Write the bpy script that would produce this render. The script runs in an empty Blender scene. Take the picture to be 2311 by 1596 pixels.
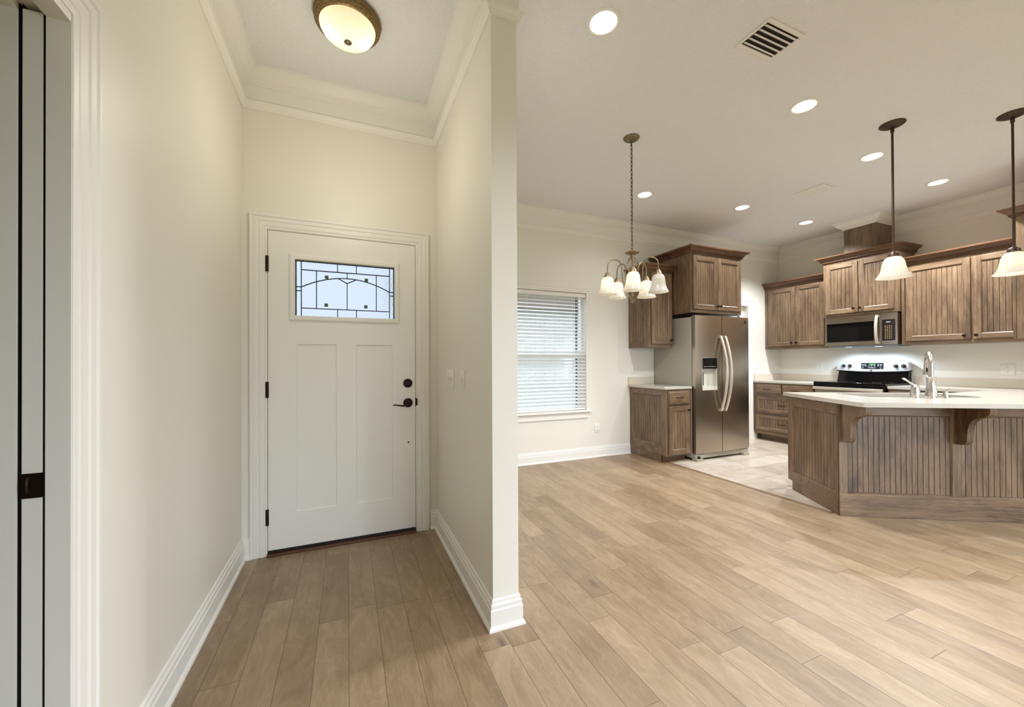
import bpy, bmesh, math, random
from math import sin, cos, pi, radians
from mathutils import Vector, Matrix
from mathutils.geometry import tessellate_polygon
random.seed(7)
S = bpy.context.scene
COL = S.collection

# ------------------------------------------------------------------ camera
F_PX, YAW, PITCH, ROLL, CAM_H, SHIFT = 881.6, radians(22.802), radians(0.296), radians(-0.242), 1.2128, 15.68
fw = Vector((sin(YAW)*cos(PITCH), cos(YAW)*cos(PITCH), sin(PITCH)))
rt0 = Vector((cos(YAW), -sin(YAW), 0)); up0 = rt0.cross(fw)
rt = cos(ROLL)*rt0 + sin(ROLL)*up0
up = -sin(ROLL)*rt0 + cos(ROLL)*up0
cd = bpy.data.cameras.new('camera'); cam = bpy.data.objects.new('camera', cd); COL.objects.link(cam)
M = Matrix((rt, up, -fw)).transposed().to_4x4(); M.translation = Vector((0, 0, CAM_H)); cam.matrix_world = M
cd.sensor_width = 36; cd.sensor_fit = 'HORIZONTAL'; cd.lens = F_PX/2311*36; cd.shift_y = SHIFT/2311
cd.clip_start = .05
S.camera = cam

# ------------------------------------------------------------------ world, daylight, exposure
S.view_settings.view_transform = 'Standard'; S.view_settings.look = 'None'
S.view_settings.gamma = 1; S.view_settings.use_curve_mapping = False
S.view_settings.exposure = 0.2
W = bpy.data.worlds.new('sky'); S.world = W; W.use_nodes = True
bg = W.node_tree.nodes['Background']; bg.inputs['Color'].default_value = (.72, .83, 1, 1); bg.inputs['Strength'].default_value = 3.6
S.cycles.max_bounces = 10; S.cycles.diffuse_bounces = 6; S.cycles.glossy_bounces = 4; S.cycles.transmission_bounces = 8
S.cycles.transparent_max_bounces = 12; S.cycles.caustics_reflective = False; S.cycles.caustics_refractive = False
S.cycles.sample_clamp_indirect = 6

def area(name, loc, direction, sx, sy, power, color):
    l = bpy.data.lights.new(name, 'AREA'); l.shape = 'RECTANGLE'; l.size = sx; l.size_y = sy; l.energy = power; l.color = color; l.spread = radians(105)
    o = bpy.data.objects.new(name, l); COL.objects.link(o); o.location = loc
    o.rotation_euler = Vector(direction).to_track_quat('-Z', 'Y').to_euler(); return o
DAY = (.77, .885, 1)
area('daylight_slider', (2.9, -3.85, 1.12), (0, 1, -.75), 4.2, 2.0, 82, DAY)
area('daylight_dining', (2.0, 5.4, 3.5), (0, -.62, -.78), 2.6, 1.0, 12, (.80, .88, 1))
area('daylight_side', (6.8, -1.5, 1.42), (-1, 0, -.7), 2.4, 1.5, 70, DAY)

# ------------------------------------------------------------------ mesh helpers
def lamp(parent, loc, power, color, size=radians(150), blend=.4, soft=.03, name='extra_lamp_light'):
    l = bpy.data.lights.new(name, 'SPOT'); l.energy = power; l.color = color; l.spot_size = size; l.spot_blend = blend; l.shadow_soft_size = soft
    o = bpy.data.objects.new(name, l); COL.objects.link(o); o.parent = parent; o.location = loc; return o
def point(parent, loc, power, color, soft, name='extra_lamp_light'):
    l = bpy.data.lights.new(name, 'POINT'); l.energy = power; l.color = color; l.shadow_soft_size = soft
    o = bpy.data.objects.new(name, l); COL.objects.link(o); o.parent = parent; o.location = loc; return o
class MB:
    def __init__(s): s.v = []; s.f = []; s.m = []; s.T = None; s.mi = 0
    def add(s, vs, fs):
        b = len(s.v)
        for p in vs:
            p = Vector(p); s.v.append(s.T @ p if s.T else p)
        for f in fs: s.f.append([b+i for i in f]); s.m.append(s.mi)
        return s
    def box(s, x0, y0, z0, x1, y1, z1):
        if x1 < x0: x0, x1 = x1, x0
        if y1 < y0: y0, y1 = y1, y0
        if z1 < z0: z0, z1 = z1, z0
        return s.add([(x0,y0,z0),(x1,y0,z0),(x1,y1,z0),(x0,y1,z0),(x0,y0,z1),(x1,y0,z1),(x1,y1,z1),(x0,y1,z1)],
              [(3,2,1,0),(4,5,6,7),(0,1,5,4),(1,2,6,5),(2,3,7,6),(3,0,4,7)])
    def prism(s, poly, z0, z1, holes=()):
        loops = [list(poly)]+[list(h) for h in holes]
        flat = [p for l in loops for p in l]; n = len(flat)
        tris = tessellate_polygon([[Vector((p[0], p[1], 0)) for p in l] for l in loops]) if holes else None
        vs = [(p[0], p[1], z0) for p in flat]+[(p[0], p[1], z1) for p in flat]
        fs = []
        if tris:
            for a, b, c in tris:
                A, B, Cc = flat[a], flat[b], flat[c]
                if (B[0]-A[0])*(Cc[1]-A[1])-(B[1]-A[1])*(Cc[0]-A[0]) < 0: a, c = c, a
                fs += [(c, b, a), (n+a, n+b, n+c)]
        else:
            fs += [tuple(reversed(range(n))), tuple(range(n, 2*n))]
        o = 0
        for l in loops:
            k = len(l)
            for i in range(k):
                j = (i+1) % k; fs.append((o+i, o+j, n+o+j, n+o+i))
            o += k
        return s.add(vs, fs)
    def prismY(s, poly, y0, y1):      # polygon in x,z extruded along y
        n = len(poly)
        return s.add([(p[0], y0, p[1]) for p in poly]+[(p[0], y1, p[1]) for p in poly],
              [tuple(range(n)), tuple(reversed(range(n, 2*n)))]+[(i, n+i, n+(i+1) % n, (i+1) % n) for i in range(n)])
    def prismX(s, poly, x0, x1):      # polygon in y,z extruded along x
        n = len(poly)
        return s.add([(x0, p[0], p[1]) for p in poly]+[(x1, p[0], p[1]) for p in poly],
              [tuple(reversed(range(n))), tuple(range(n, 2*n))]+[(i, (i+1) % n, n+(i+1) % n, n+i) for i in range(n)])
    def lathe(s, prof, n=24, c=(0, 0, 0), axis='z', cap=True):
        vs = []; fs = []
        for r, h in prof:
            for k in range(n):
                a = 2*pi*k/n; x, y = r*cos(a), r*sin(a)
                p = {'z': (x, y, h), 'y': (x, h, -y), '-y': (x, -h, y), 'x': (h, x, y), '-x': (-h, -x, y)}[axis]
                vs.append((p[0]+c[0], p[1]+c[1], p[2]+c[2]))
        for i in range(len(prof)-1):
            for k in range(n):
                j = (k+1) % n; fs.append((i*n+k, i*n+j, (i+1)*n+j, (i+1)*n+k))
        if cap:
            if prof[0][0] > 1e-4: fs.append(tuple(reversed(range(n))))
            if prof[-1][0] > 1e-4: fs.append(tuple(range((len(prof)-1)*n, len(prof)*n)))
        return s.add(vs, fs)
    def tube(s, path, r, n=8, closed=False):
        P = [Vector(p) for p in path]; m = len(P); R = r if isinstance(r, (list, tuple)) else [r]*m
        vs = []; fs = []; ref = None
        for i in range(m):
            if closed: t = P[(i+1) % m]-P[(i-1) % m]
            else: t = P[min(i+1, m-1)]-P[max(i-1, 0)]
            t.normalize()
            if ref is None:
                ref = Vector((0, 0, 1)) if abs(t.z) < .9 else Vector((1, 0, 0))
            u = (ref-ref.dot(t)*t)
            if u.length < 1e-5: u = Vector((1, 0, 0)) if abs(t.x) < .9 else Vector((0, 1, 0)); u = u-u.dot(t)*t
            u.normalize(); ref = u; w = t.cross(u)
            for k in range(n):
                a = 2*pi*k/n; vs.append(P[i]+R[i]*(cos(a)*u+sin(a)*w))
        for i in range(m if closed else m-1):
            for k in range(n):
                j = (k+1) % n; b = ((i+1) % m)*n
                fs.append((i*n+k, i*n+j, b+j, b+k))
        if not closed: fs += [tuple(reversed(range(n))), tuple(range((m-1)*n, m*n))]
        return s.add(vs, fs)
    def sweep(s, path, prof, closed=False, caps=True):
        """prof = closed loop of (out, z); 'out' goes to the right hand of the path direction; mitred corners"""
        P = [Vector((p[0], p[1])) for p in path]; m = len(P); k = len(prof)
        def nrm(a, b):
            d = (b-a).normalized(); return Vector((d.y, -d.x))
        vs = []
        for i in range(m):
            ns = []
            if closed or i > 0: ns.append(nrm(P[i-1], P[i]))
            if closed or i < m-1: ns.append(nrm(P[i], P[(i+1) % m]))
            if len(ns) == 1: off = ns[0]
            else:
                b = ns[0]+ns[1]; off = b/(1+ns[0].dot(ns[1])) if b.length > 1e-6 else ns[0]
            for o, z in prof: q = P[i]+off*o; vs.append((q.x, q.y, z))
        fs = []
        for i in range(m if closed else m-1):
            b = ((i+1) % m)*k
            for a in range(k): fs.append((i*k+a, i*k+(a+1) % k, b+(a+1) % k, b+a))
        if caps and not closed: fs += [tuple(range(k)), tuple(reversed(range((m-1)*k, m*k)))]
        return s.add(vs, fs)
    def casing(s, L, R, top, z0, prof, to3, full=False):
        """U-shaped moulding round an opening; prof loop (across, out); to3(a,z,out)->xyz"""
        k = len(prof); vs = []; fs = []
        cols = 4
        for a, o in prof:
            if full: pts = [(L-a, z0-a), (L-a, top+a), (R+a, top+a), (R+a, z0-a)]
            else: pts = [(L-a, z0), (L-a, top+a), (R+a, top+a), (R+a, z0)]
            vs += [to3(x, z, o) for x, z in pts]
        segs = 4 if full else 3
        for i in range(k):
            j = (i+1) % k
            for c in range(segs):
                d = (c+1) % 4; fs.append((i*4+c, i*4+d, j*4+d, j*4+c))
        if not full:
            fs += [tuple(i*4 for i in range(k)), tuple(i*4+3 for i in reversed(range(k)))]
        return s.add(vs, fs)
    def build(s, name, mats, parent=None, bevel=0, smooth=35, recalc=True, seg=2):
        me = bpy.data.meshes.new(name); me.from_pydata([tuple(v) for v in s.v], [], s.f)
        if not isinstance(mats, (list, tuple)): mats = [mats]
        for m in mats: me.materials.append(m)
        for p, i in zip(me.polygons, s.m): p.material_index = i
        if recalc:
            b = bmesh.new(); b.from_mesh(me); bmesh.ops.recalc_face_normals(b, faces=b.faces); b.to_mesh(me); b.free()
        if smooth:
            for p in me.polygons: p.use_smooth = True
            me.set_sharp_from_angle(angle=radians(smooth))
        me.update()
        o = bpy.data.objects.new(name, me); COL.objects.link(o)
        if parent: o.parent = parent
        if bevel:
            bv = o.modifiers.new('bevel', 'BEVEL'); bv.width = bevel; bv.segments = seg; bv.limit_method = 'ANGLE'; bv.angle_limit = radians(40)
            bv.harden_normals = True
        return o

def tag(o, label, cat=None, group=None, kind=None):
    o['label'] = label
    if cat: o['category'] = cat
    if group: o['group'] = group
    if kind: o['kind'] = kind
    return o
def thing(name, label, cat, loc=(0, 0, 0), rz=0, group=None, kind=None):
    o = bpy.data.objects.new(name, None); COL.objects.link(o); o.location = loc; o.rotation_euler = (0, 0, rz)
    o.empty_display_size = .1
    return tag(o, label, cat, group, kind)
def kids(o): return [c for c in bpy.data.objects if c.parent is o]
def dup(root, loc, label, rz=None, gain=1.0):
    r = root.copy(); COL.objects.link(r); r.location = loc; r['label'] = label
    if rz is not None: r.rotation_euler = (0, 0, rz)
    for c in kids(root):
        d = c.copy(); COL.objects.link(d); d.parent = r
        if c.type == 'LIGHT' and gain != 1:
            d.data = c.data.copy(); d.data.energy *= gain
            if gain > 2: d.data.spot_size = radians(124)
        for g in kids(c):
            e = g.copy(); COL.objects.link(e); e.parent = d
    return r
def arc(c, r, a0, a1, n, f):
    return [f(c[0]+r*cos(radians(a0+(a1-a0)*i/n)), c[1]+r*sin(radians(a0+(a1-a0)*i/n))) for i in range(n+1)]

# ------------------------------------------------------------------ materials
def srgb(r, g, b):
    f = lambda c: (c/255/12.92) if c/255 <= .04045 else ((c/255+.055)/1.055)**2.4
    return (f(r), f(g), f(b), 1)
class N:
    def __init__(s, name):
        s.m = bpy.data.materials.new(name); s.m.use_nodes = True; s.t = s.m.node_tree; s.b = s.t.nodes['Principled BSDF']; s.out = s.t.nodes['Material Output']
    def n(s, typ, **k):
        o = s.t.nodes.new(typ)
        for a, v in k.items(): setattr(o, a, v)
        return o
    def l(s, a, b): s.t.links.new(a, b)
    def val(s, node, sock, v):
        if hasattr(v, 'is_output') or isinstance(v, bpy.types.NodeSocket): s.l(v, node.inputs[sock])
        else: node.inputs[sock].default_value = v
    def math(s, op, a, b=0, c=None, clamp=False):
        o = s.n('ShaderNodeMath', operation=op); o.use_clamp = clamp; s.val(o, 0, a); s.val(o, 1, b)
        if c is not None: s.val(o, 2, c)
        return o.outputs[0]
    def noise(s, vec, scale, detail=3, rough=.5, dist=0):
        o = s.n('ShaderNodeTexNoise'); s.l(vec, o.inputs['Vector']); o.inputs['Scale'].default_value = scale
        o.inputs['Detail'].default_value = detail; o.inputs['Roughness'].default_value = rough; o.inputs['Distortion'].default_value = dist
        return o.outputs['Fac']
    def ramp(s, fac, stops):
        o = s.n('ShaderNodeValToRGB'); s.l(fac, o.inputs[0]); e = o.color_ramp.elements
        while len(e) < len(stops): e.new(.5)
        for i, (p, c) in enumerate(stops): e[i].position = p; e[i].color = c
        return o.outputs[0]
    def mix(s, fac, a, b, blend='MIX'):
        o = s.n('ShaderNodeMix', data_type='RGBA', blend_type=blend); s.val(o, 0, fac); s.val(o, 6, a); s.val(o, 7, b); return o.outputs[2]
    def bump(s, h, strength, dist):
        o = s.n('ShaderNodeBump'); s.l(h, o.inputs['Height']); o.inputs['Strength'].default_value = strength; o.inputs['Distance'].default_value = dist
        s.l(o.outputs[0], s.b.inputs['Normal'])
    def coord(s, scale=(1, 1, 1), rand=0, kind='Object', rot=(0, 0, 0)):
        tc = s.n('ShaderNodeTexCoord'); mp = s.n('ShaderNodeMapping'); s.l(tc.outputs[kind], mp.inputs['Vector'])
        mp.inputs['Scale'].default_value = scale; mp.inputs['Rotation'].default_value = rot
        if rand:
            oi = s.n('ShaderNodeObjectInfo'); k = s.math('MULTIPLY', oi.outputs['Random'], rand)
            c = s.n('ShaderNodeCombineXYZ'); s.l(k, c.inputs[0]); s.l(k, c.inputs[1]); s.l(s.math('MULTIPLY', k, 1.7), c.inputs[2]); s.l(c.outputs[0], mp.inputs['Location'])
        return mp.outputs[0]
    def set(s, **k):
        names = dict(base='Base Color', rough='Roughness', metal='Metallic', spec='Specular IOR Level', coat='Coat Weight', coatr='Coat Roughness', trans='Transmission Weight', ior='IOR',
                     aniso='Anisotropic', em='Emission Color', ems='Emission Strength', sheen='Sheen Weight')
        for a, v in k.items(): s.val(s.b, names[a], v)
        return s
def plain(name, c, rough=.5, **k): return N(name).set(base=c, rough=rough, **k).m

def paint(name, c, rough, bump=0, scale=120, dist=.002):
    m = N(name); v = m.coord()
    f = m.noise(v, 1.2, 2); m.set(base=m.mix(m.math('MULTIPLY', f, .10), c, (c[0]*.93, c[1]*.93, c[2]*.92, 1)), rough=rough)
    if bump: m.bump(m.noise(v, scale, 3, .6), bump, dist)
    return m.m
WALL = paint('wall_paint', srgb(233, 230, 221), .46, .06, 260, .001)
TRIM = paint('trim_paint', srgb(236, 234, 229), .42)
DOORP = paint('door_paint', srgb(236, 235, 230), .38, .12, 90, .001)
def ceil_mat():
    m = N('ceiling_texture'); v = m.coord()
    vo = m.n('ShaderNodeTexVoronoi', feature='SMOOTH_F1'); m.l(v, vo.inputs['Vector']); vo.inputs['Scale'].default_value = 80
    h = m.math('ADD', m.noise(v, 115, 3, .6, .5), m.math('MULTIPLY', vo.outputs['Distance'], .6))
    m.set(base=m.mix(m.noise(v, 140, 2), srgb(232, 233, 236), srgb(244, 245, 247)), rough=.85); m.bump(h, .8, .008); return m.m
CEIL = ceil_mat()

def wood(name, dark, mid, light, rough=.38, axis='z', glaze=1.0):
    m = N(name)
    sc = {'z': (1, 1, .05), 'x': (.05, 1, 1), 'y': (1, .05, 1)}[axis]
    v = m.coord(sc, 9); v2 = m.coord((1, 1, .32) if axis == 'z' else (.32, 1, 1), 5)
    g = m.noise(v, 75, 5, .62, .4); fine = m.noise(v, 300, 3, .6)
    blot = m.noise(v2, 5.5, 4, .6, .8)
    t = m.math('ADD', m.math('MULTIPLY', g, .50), m.math('MULTIPLY', fine, .30)); t = m.math('ADD', t, m.math('MULTIPLY', blot, .55))
    t = m.math('SUBTRACT', t, .175)
    oi = m.n('ShaderNodeObjectInfo'); t = m.math('ADD', t, m.math('MULTIPLY', m.math('SUBTRACT', oi.outputs['Random'], .5), .06))
    c = m.ramp(t, [(.30, dark), (.50, mid), (.72, light)])
    m.set(base=c, rough=rough, spec=.6); m.bump(fine, .08, .001); return m.m
CAB = wood('stained_maple', srgb(62, 47, 34), srgb(114, 92, 70), srgb(148, 124, 97))
CABH = wood('stained_maple_rail', srgb(62, 47, 34), srgb(114, 92, 70), srgb(148, 124, 97), axis='x')
CROWNW = wood('stained_maple_crown', srgb(66, 43, 28), srgb(100, 70, 48), srgb(128, 94, 67), axis='x')
GLAZE = plain('dark_glaze', srgb(80, 60, 46), .5)
WCAB = [CAB, CABH, GLAZE]

def floor_mat():
    m = N('oak_planks'); tc = m.n('ShaderNodeTexCoord'); sp = m.n('ShaderNodeSeparateXYZ'); m.l(tc.outputs['Object'], sp.inputs[0])
    x, y = sp.outputs[0], sp.outputs[1]
    w = .1285
    xi = m.math('DIVIDE', m.math('SUBTRACT', x, .002), w); row = m.math('FLOOR', xi); fx = m.math('FRACT', xi)
    wn = m.n('ShaderNodeTexWhiteNoise', noise_dimensions='1D'); m.l(row, wn.inputs['W']); off = m.math('MULTIPLY', wn.outputs['Value'], 9.3)
    yy = m.math('ADD', m.math('DIVIDE', y, .98), off)
    # jitter the plank lengths inside a row
    seg = m.math('FLOOR', yy); 
    wj = m.n('ShaderNodeTexWhiteNoise', noise_dimensions='2D'); cj = m.n('ShaderNodeCombineXYZ'); m.l(row, cj.inputs[0]); m.l(seg, cj.inputs[1]); m.l(cj.outputs[0], wj.inputs['Vector'])
    cut = m.math('ADD', m.math('MULTIPLY', wj.outputs['Value'], .5), .25)
    fy = m.math('FRACT', yy); second = m.math('GREATER_THAN', fy, cut)
    dcut = m.math('ABSOLUTE', m.math('SUBTRACT', fy, cut))
    idv = m.n('ShaderNodeCombineXYZ'); m.l(row, idv.inputs[0]); m.l(seg, idv.inputs[1]); m.l(second, idv.inputs[2])
    # planks run over the segment border: the piece after the cut joins the next segment's first piece
    seg2 = m.math('ADD', seg, second); idc = m.n('ShaderNodeCombineXYZ'); m.l(row, idc.inputs[0]); m.l(seg2, idc.inputs[1])
    wt = m.n('ShaderNodeTexWhiteNoise', noise_dimensions='2D'); m.l(idc.outputs[0], wt.inputs['Vector'])
    tone = wt.outputs['Value']
    # grain coordinates, shifted per plank
    gv = m.n('ShaderNodeVectorMath', operation='MULTIPLY_ADD'); m.l(wt.outputs['Color'], gv.inputs[0]); gv.inputs[1].default_value = (7, 31, 3); m.l(tc.outputs['Object'], gv.inputs[2])
    mp = m.n('ShaderNodeMapping'); m.l(gv.outputs[0], mp.inputs['Vector']); mp.inputs['Scale'].default_value = (1, .13, 1)
    mp2 = m.n('ShaderNodeMapping'); m.l(gv.outputs[0], mp2.inputs['Vector']); mp2.inputs['Scale'].default_value = (1, .33, 1)
    big = m.noise(mp2.outputs[0], 9, 4, .6, 1.2); grain = m.noise(mp.outputs[0], 70, 5, .65, .8); fine = m.noise(mp.outputs[0], 300, 2, .6)
    # cathedral lines: iso-lines of a smooth noise
    iso = m.math('FRACT', m.math('MULTIPLY', m.noise(mp2.outputs[0], 5.0, 2.5, .55, .6), 15)); line = m.math('SUBTRACT', 1, m.math('MULTIPLY', m.math('ABSOLUTE', m.math('SUBTRACT', iso, .5)), 8), clamp=True)
    t = m.math('ADD', m.math('ADD', m.math('MULTIPLY', tone, .17), .075), m.math('MULTIPLY', big, .40)); t = m.math('ADD', t, m.math('MULTIPLY', grain, .26)); t = m.math('ADD', t, m.math('MULTIPLY', line, .06))
    c = m.ramp(t, [(.20, srgb(92, 74, 53)), (.42, srgb(136, 114, 87)), (.60, srgb(162, 140, 112)), (.82, srgb(188, 166, 137))])
    kn = m.n('ShaderNodeTexVoronoi'); m.l(mp2.outputs[0], kn.inputs['Vector']); kn.inputs['Scale'].default_value = 3.1
    knot = m.math('SUBTRACT', 1, m.math('MULTIPLY', kn.outputs['Distance'], 14), clamp=True)
    c = m.mix(m.math('MULTIPLY', knot, .75), c, srgb(48, 36, 26))
    ex = m.math('MULTIPLY', m.math('MINIMUM', fx, m.math('SUBTRACT', 1, fx)), w); ey = m.math('MULTIPLY', dcut, .98)
    ed = m.math('MINIMUM', ex, ey)
    seam = m.math('SUBTRACT', 1, m.math('DIVIDE', ed, .0022), clamp=True)
    c = m.mix(m.math('MULTIPLY', seam, .72), c, srgb(52, 38, 26))
    m.set(base=c, rough=m.math('ADD', m.math('MULTIPLY', grain, .14), .34), spec=.75)
    hgt = m.math('ADD', m.math('MULTIPLY', m.math('DIVIDE', ed, .004, clamp=True), 1.0), m.math('MULTIPLY', fine, .05))
    m.bump(hgt, .35, .0015); return m.m
FLOORM = floor_mat()
def tile_mat():
    m = N('travertine_tile'); v = m.coord()
    br = m.n('ShaderNodeTexBrick', offset=.5, squash=1); m.l(v, br.inputs['Vector']); br.inputs['Scale'].default_value = 1
    br.inputs['Brick Width'].default_value = .61; br.inputs['Row Height'].default_value = .305; br.inputs['Mortar Size'].default_value = .0035; br.inputs['Bias'].default_value = 0
    br.inputs['Color1'].default_value = srgb(170, 156, 138); br.inputs['Color2'].default_value = srgb(208, 198, 184); br.inputs['Mortar'].default_value = srgb(122, 106, 88)
    cl = m.noise(v, 3.2, 6, .65, 1.5); vein = m.ramp(cl, [(.38, srgb(176, 158, 136)), (.5, srgb(202, 190, 174)), (.62, srgb(216, 207, 194))])
    m.set(base=m.mix(.42, br.outputs['Color'], vein), rough=.32); return m.m
TILE = tile_mat()
STRIP = wood('wood_reducer', srgb(96, 76, 56), srgb(128, 105, 80), srgb(150, 126, 98), axis='y')
def quartz():
    m = N('cream_quartz'); v = m.coord(); m.set(base=m.ramp(m.noise(v, 220, 2, .7), [(.35, srgb(186, 179, 168)), (.5, srgb(193, 187, 176)), (.7, srgb(197, 191, 181))]), rough=.16); return m.m
QUARTZ = quartz()
def steel(name, c, rough, axis='z', metal=1):
    m = N(name); v = m.coord()
    n = m.noise(v, 420, 2, .5); m.set(base=c, metal=metal, rough=m.math('ADD', m.math('MULTIPLY', n, .03), rough-.015)); return m.m
STEEL = steel('stainless', srgb(182, 173, 160), .24, 'h')
HSTEEL = plain('handle_steel', srgb(222, 214, 200), .3, metal=.55)
STEELV = steel('stainless_side', srgb(172, 168, 154), .5, 'h', .2)
NICKEL = steel('brushed_nickel', srgb(186, 180, 172), .27, 'n')
BLACKG = plain('black_glass', srgb(6, 6, 7), .10, spec=.35)
BLACKP = plain('black_plastic', srgb(14, 14, 14), .4)
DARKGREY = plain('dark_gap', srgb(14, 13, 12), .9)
BRONZE = plain('oil_rubbed_bronze', srgb(48, 32, 24), .35, metal=.75)
def aged(name, a, b):
    m = N(name); v = m.coord(); m.set(base=m.ramp(m.noise(v, 120, 3, .7), [(.35, a), (.65, b)]), metal=.55, rough=.45); return m.m
PEWTER = aged('aged_pewter', srgb(104, 88, 64), srgb(150, 132, 102))
BRASS = aged('aged_brass', srgb(98, 80, 48), srgb(150, 126, 82))
DBRONZE = aged('dark_bronze', srgb(52, 38, 28), srgb(84, 64, 46))
PLASTIC = plain('white_plastic', srgb(238, 236, 230), .35)
WHITEM = plain('white_metal', srgb(232, 230, 224), .45)
SLOT = plain('slot_dark', srgb(70, 66, 60), .6)
def glow(name, c, s): return N(name).set(base=(0, 0, 0, 1), rough=1, em=c, ems=s).m
WARM = (1, .86, .66, 1); WARMW = (1, .93, .82, 1)
def shade_glass(name, c, trans, em=0):
    m = N(name); t = m.n('ShaderNodeBsdfTranslucent'); t.inputs[0].default_value = c
    d = m.n('ShaderNodeBsdfPrincipled'); v = m.coord()
    d.inputs['Base Color'].default_value = c; m.l(m.mix(m.noise(v, 22, 4, .6, 1), c, (c[0]*.8, c[1]*.72, c[2]*.6, 1)), t.inputs[0]); d.inputs['Roughness'].default_value = .3
    mx = m.n('ShaderNodeMixShader'); mx.inputs[0].default_value = trans; m.l(d.outputs[0], mx.inputs[1]); m.l(t.outputs[0], mx.inputs[2]); m.l(mx.outputs[0], m.out.inputs[0]); return m.m
ALAB = shade_glass('alabaster_glass', (.93, .89, .78, 1), .55)
ALABW = shade_glass('white_glass_shade', (.74, .715, .64, 1), .5)
def arch_glass(name, tint=(1, 1, 1, 1), refl=.08):
    m = N(name); t = m.n('ShaderNodeBsdfTransparent'); t.inputs[0].default_value = tint; g = m.n('ShaderNodeBsdfGlossy'); g.inputs['Roughness'].default_value = .02
    mx = m.n('ShaderNodeMixShader'); mx.inputs[0].default_value = refl; m.l(t.outputs[0], mx.inputs[1]); m.l(g.outputs[0], mx.inputs[2]); m.l(mx.outputs[0], m.out.inputs[0]); return m.m
GLASS = arch_glass('window_glass')
def obscure():
    m = N('obscure_glass'); v = m.coord(); m.set(base=(.25, .255, .255, 1), trans=1, rough=.22, ior=1.3); m.bump(m.noise(v, 170, 2, .5), .5, .004); return m.m
OBSC = obscure()
LEAD = plain('lead_came', srgb(58, 64, 72), .4, metal=.5)
SMOKE = plain('grey_square_glass', srgb(84, 92, 92), .2)
def slatmat():
    m = N('blind_slat'); t = m.n('ShaderNodeBsdfTranslucent'); t.inputs[0].default_value = (.9, .93, .96, 1); m.set(base=srgb(238, 238, 236), rough=.4)
    mx = m.n('ShaderNodeMixShader'); mx.inputs[0].default_value = .3; m.l(m.b.outputs[0], mx.inputs[1]); m.l(t.outputs[0], mx.inputs[2]); m.l(mx.outputs[0], m.out.inputs[0]); return m.m
SLAT = slatmat()
def brick():
    m = N('white_brick'); v = m.coord((1, 1, 1), rot=(radians(90), 0, 0)); br = m.n('ShaderNodeTexBrick', offset=.5); m.l(v, br.inputs['Vector']); br.inputs['Scale'].default_value = 1
    br.inputs['Brick Width'].default_value = .2; br.inputs['Row Height'].default_value = .075; br.inputs['Mortar Size'].default_value = .007
    br.inputs['Color1'].default_value = srgb(232, 231, 230); br.inputs['Color2'].default_value = srgb(222, 220, 218); br.inputs['Mortar'].default_value = srgb(204, 202, 200)
    m.set(base=br.outputs['Color'], rough=.9); m.bump(br.outputs['Fac'], -.5, .006); return m.m
BRICK = brick()
SOFFIT = plain('brown_soffit', srgb(120, 104, 86), .8)
CONC = plain('concrete', srgb(190, 188, 182), .9)
GRASS = plain('lawn', srgb(104, 122, 70), .95)

# ------------------------------------------------------------------ dimensions (metres; camera stands over the origin)
XL, YF, XP, YP, XP2, YW, XR, H = -.605, 2.877, .607, 1.679, .734, 4.202, 6.518, 3.05
YB = -3.6; TH = .12
def struct(o, label): return tag(o, label, None, None, 'structure')

def wall_rects(mb, ax, lo, hi, a, b, holes, z0=0, z1=H):
    """wall slab between planes a,b; axis ax ('x': runs along x, 'y': along y); holes (u0,u1,z0,z1)"""
    us = sorted({lo, hi}|{h[0] for h in holes}|{h[1] for h in holes}); zs = sorted({z0, z1}|{h[2] for h in holes}|{h[3] for h in holes})
    for i in range(len(us)-1):
        for j in range(len(zs)-1):
            uc, zc = (us[i]+us[i+1])/2, (zs[j]+zs[j+1])/2
            if any(h[0] < uc < h[1] and h[2] < zc < h[3] for h in holes): continue
            if ax == 'x': mb.box(us[i], a, zs[j], us[i+1], b, zs[j+1])
            else: mb.box(a, us[i], zs[j], b, us[i+1], zs[j+1])
def merge(o):
    b = bmesh.new(); b.from_mesh(o.data); bmesh.ops.remove_doubles(b, verts=b.verts, dist=1e-5)
    seen = {}
    for f in b.faces:
        k = tuple(sorted(v.index for v in f.verts)); seen.setdefault(k, []).append(f)
    dead = [f for fs in seen.values() if len(fs) > 1 for f in fs]
    bmesh.ops.delete(b, geom=dead, context='FACES_ONLY'); bmesh.ops.recalc_face_normals(b, faces=b.faces); b.to_mesh(o.data); b.free(); return o
def wall(name, label, *args, mat=None, **k):
    mb = MB(); wall_rects(mb, *args, **k); o = mb.build(name, mat or WALL, smooth=0, recalc=False); merge(o); return struct(o, label)

# ------------------------------------------------------------------ shell
DL, DR, DT = -.468, .452, 2.06           # front door opening
PK0, PK1, PKT, PKE = .42, 1.258, 2.046, 2.10        # pocket door opening in the left wall
WN = (1.25, 2.79, .60, 2.085)            # dining window opening
PD = (4.95, 5.765, 0, 2.075)             # pantry door opening
m = MB(); wall_rects(m, 'y', YB, YF+TH, XL-TH, XL, [(PK0, PKE, 0, PKT)])
for q in ((XL-.018, XL), (XL-TH, XL-TH+.018)): m.box(q[0], PK1+.02, 0, q[1], PKE, PKT)
o = m.build('wall_left', WALL, smooth=0, recalc=False); merge(o); struct(o, 'cream wall left of the front door, with the pocket door opening')
wall('wall_front', 'cream wall around the white front door', 'x', XL, XP, YF, YF+TH, [(DL, DR, 0, DT)])
wall('wall_partition', 'short cream wall dividing the entry from the dining area', 'y', YP, YW+TH, XP, XP2, [])
wall('wall_window', 'cream wall with the dining window, behind the refrigerator', 'x', XP2, XR+TH, YW, YW+TH, [WN, PD])
wall('wall_range', 'cream kitchen wall behind the range', 'y', YB, YW, XR, XR+TH, [(-2.7, -.3, .6, 2.1)])
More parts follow.
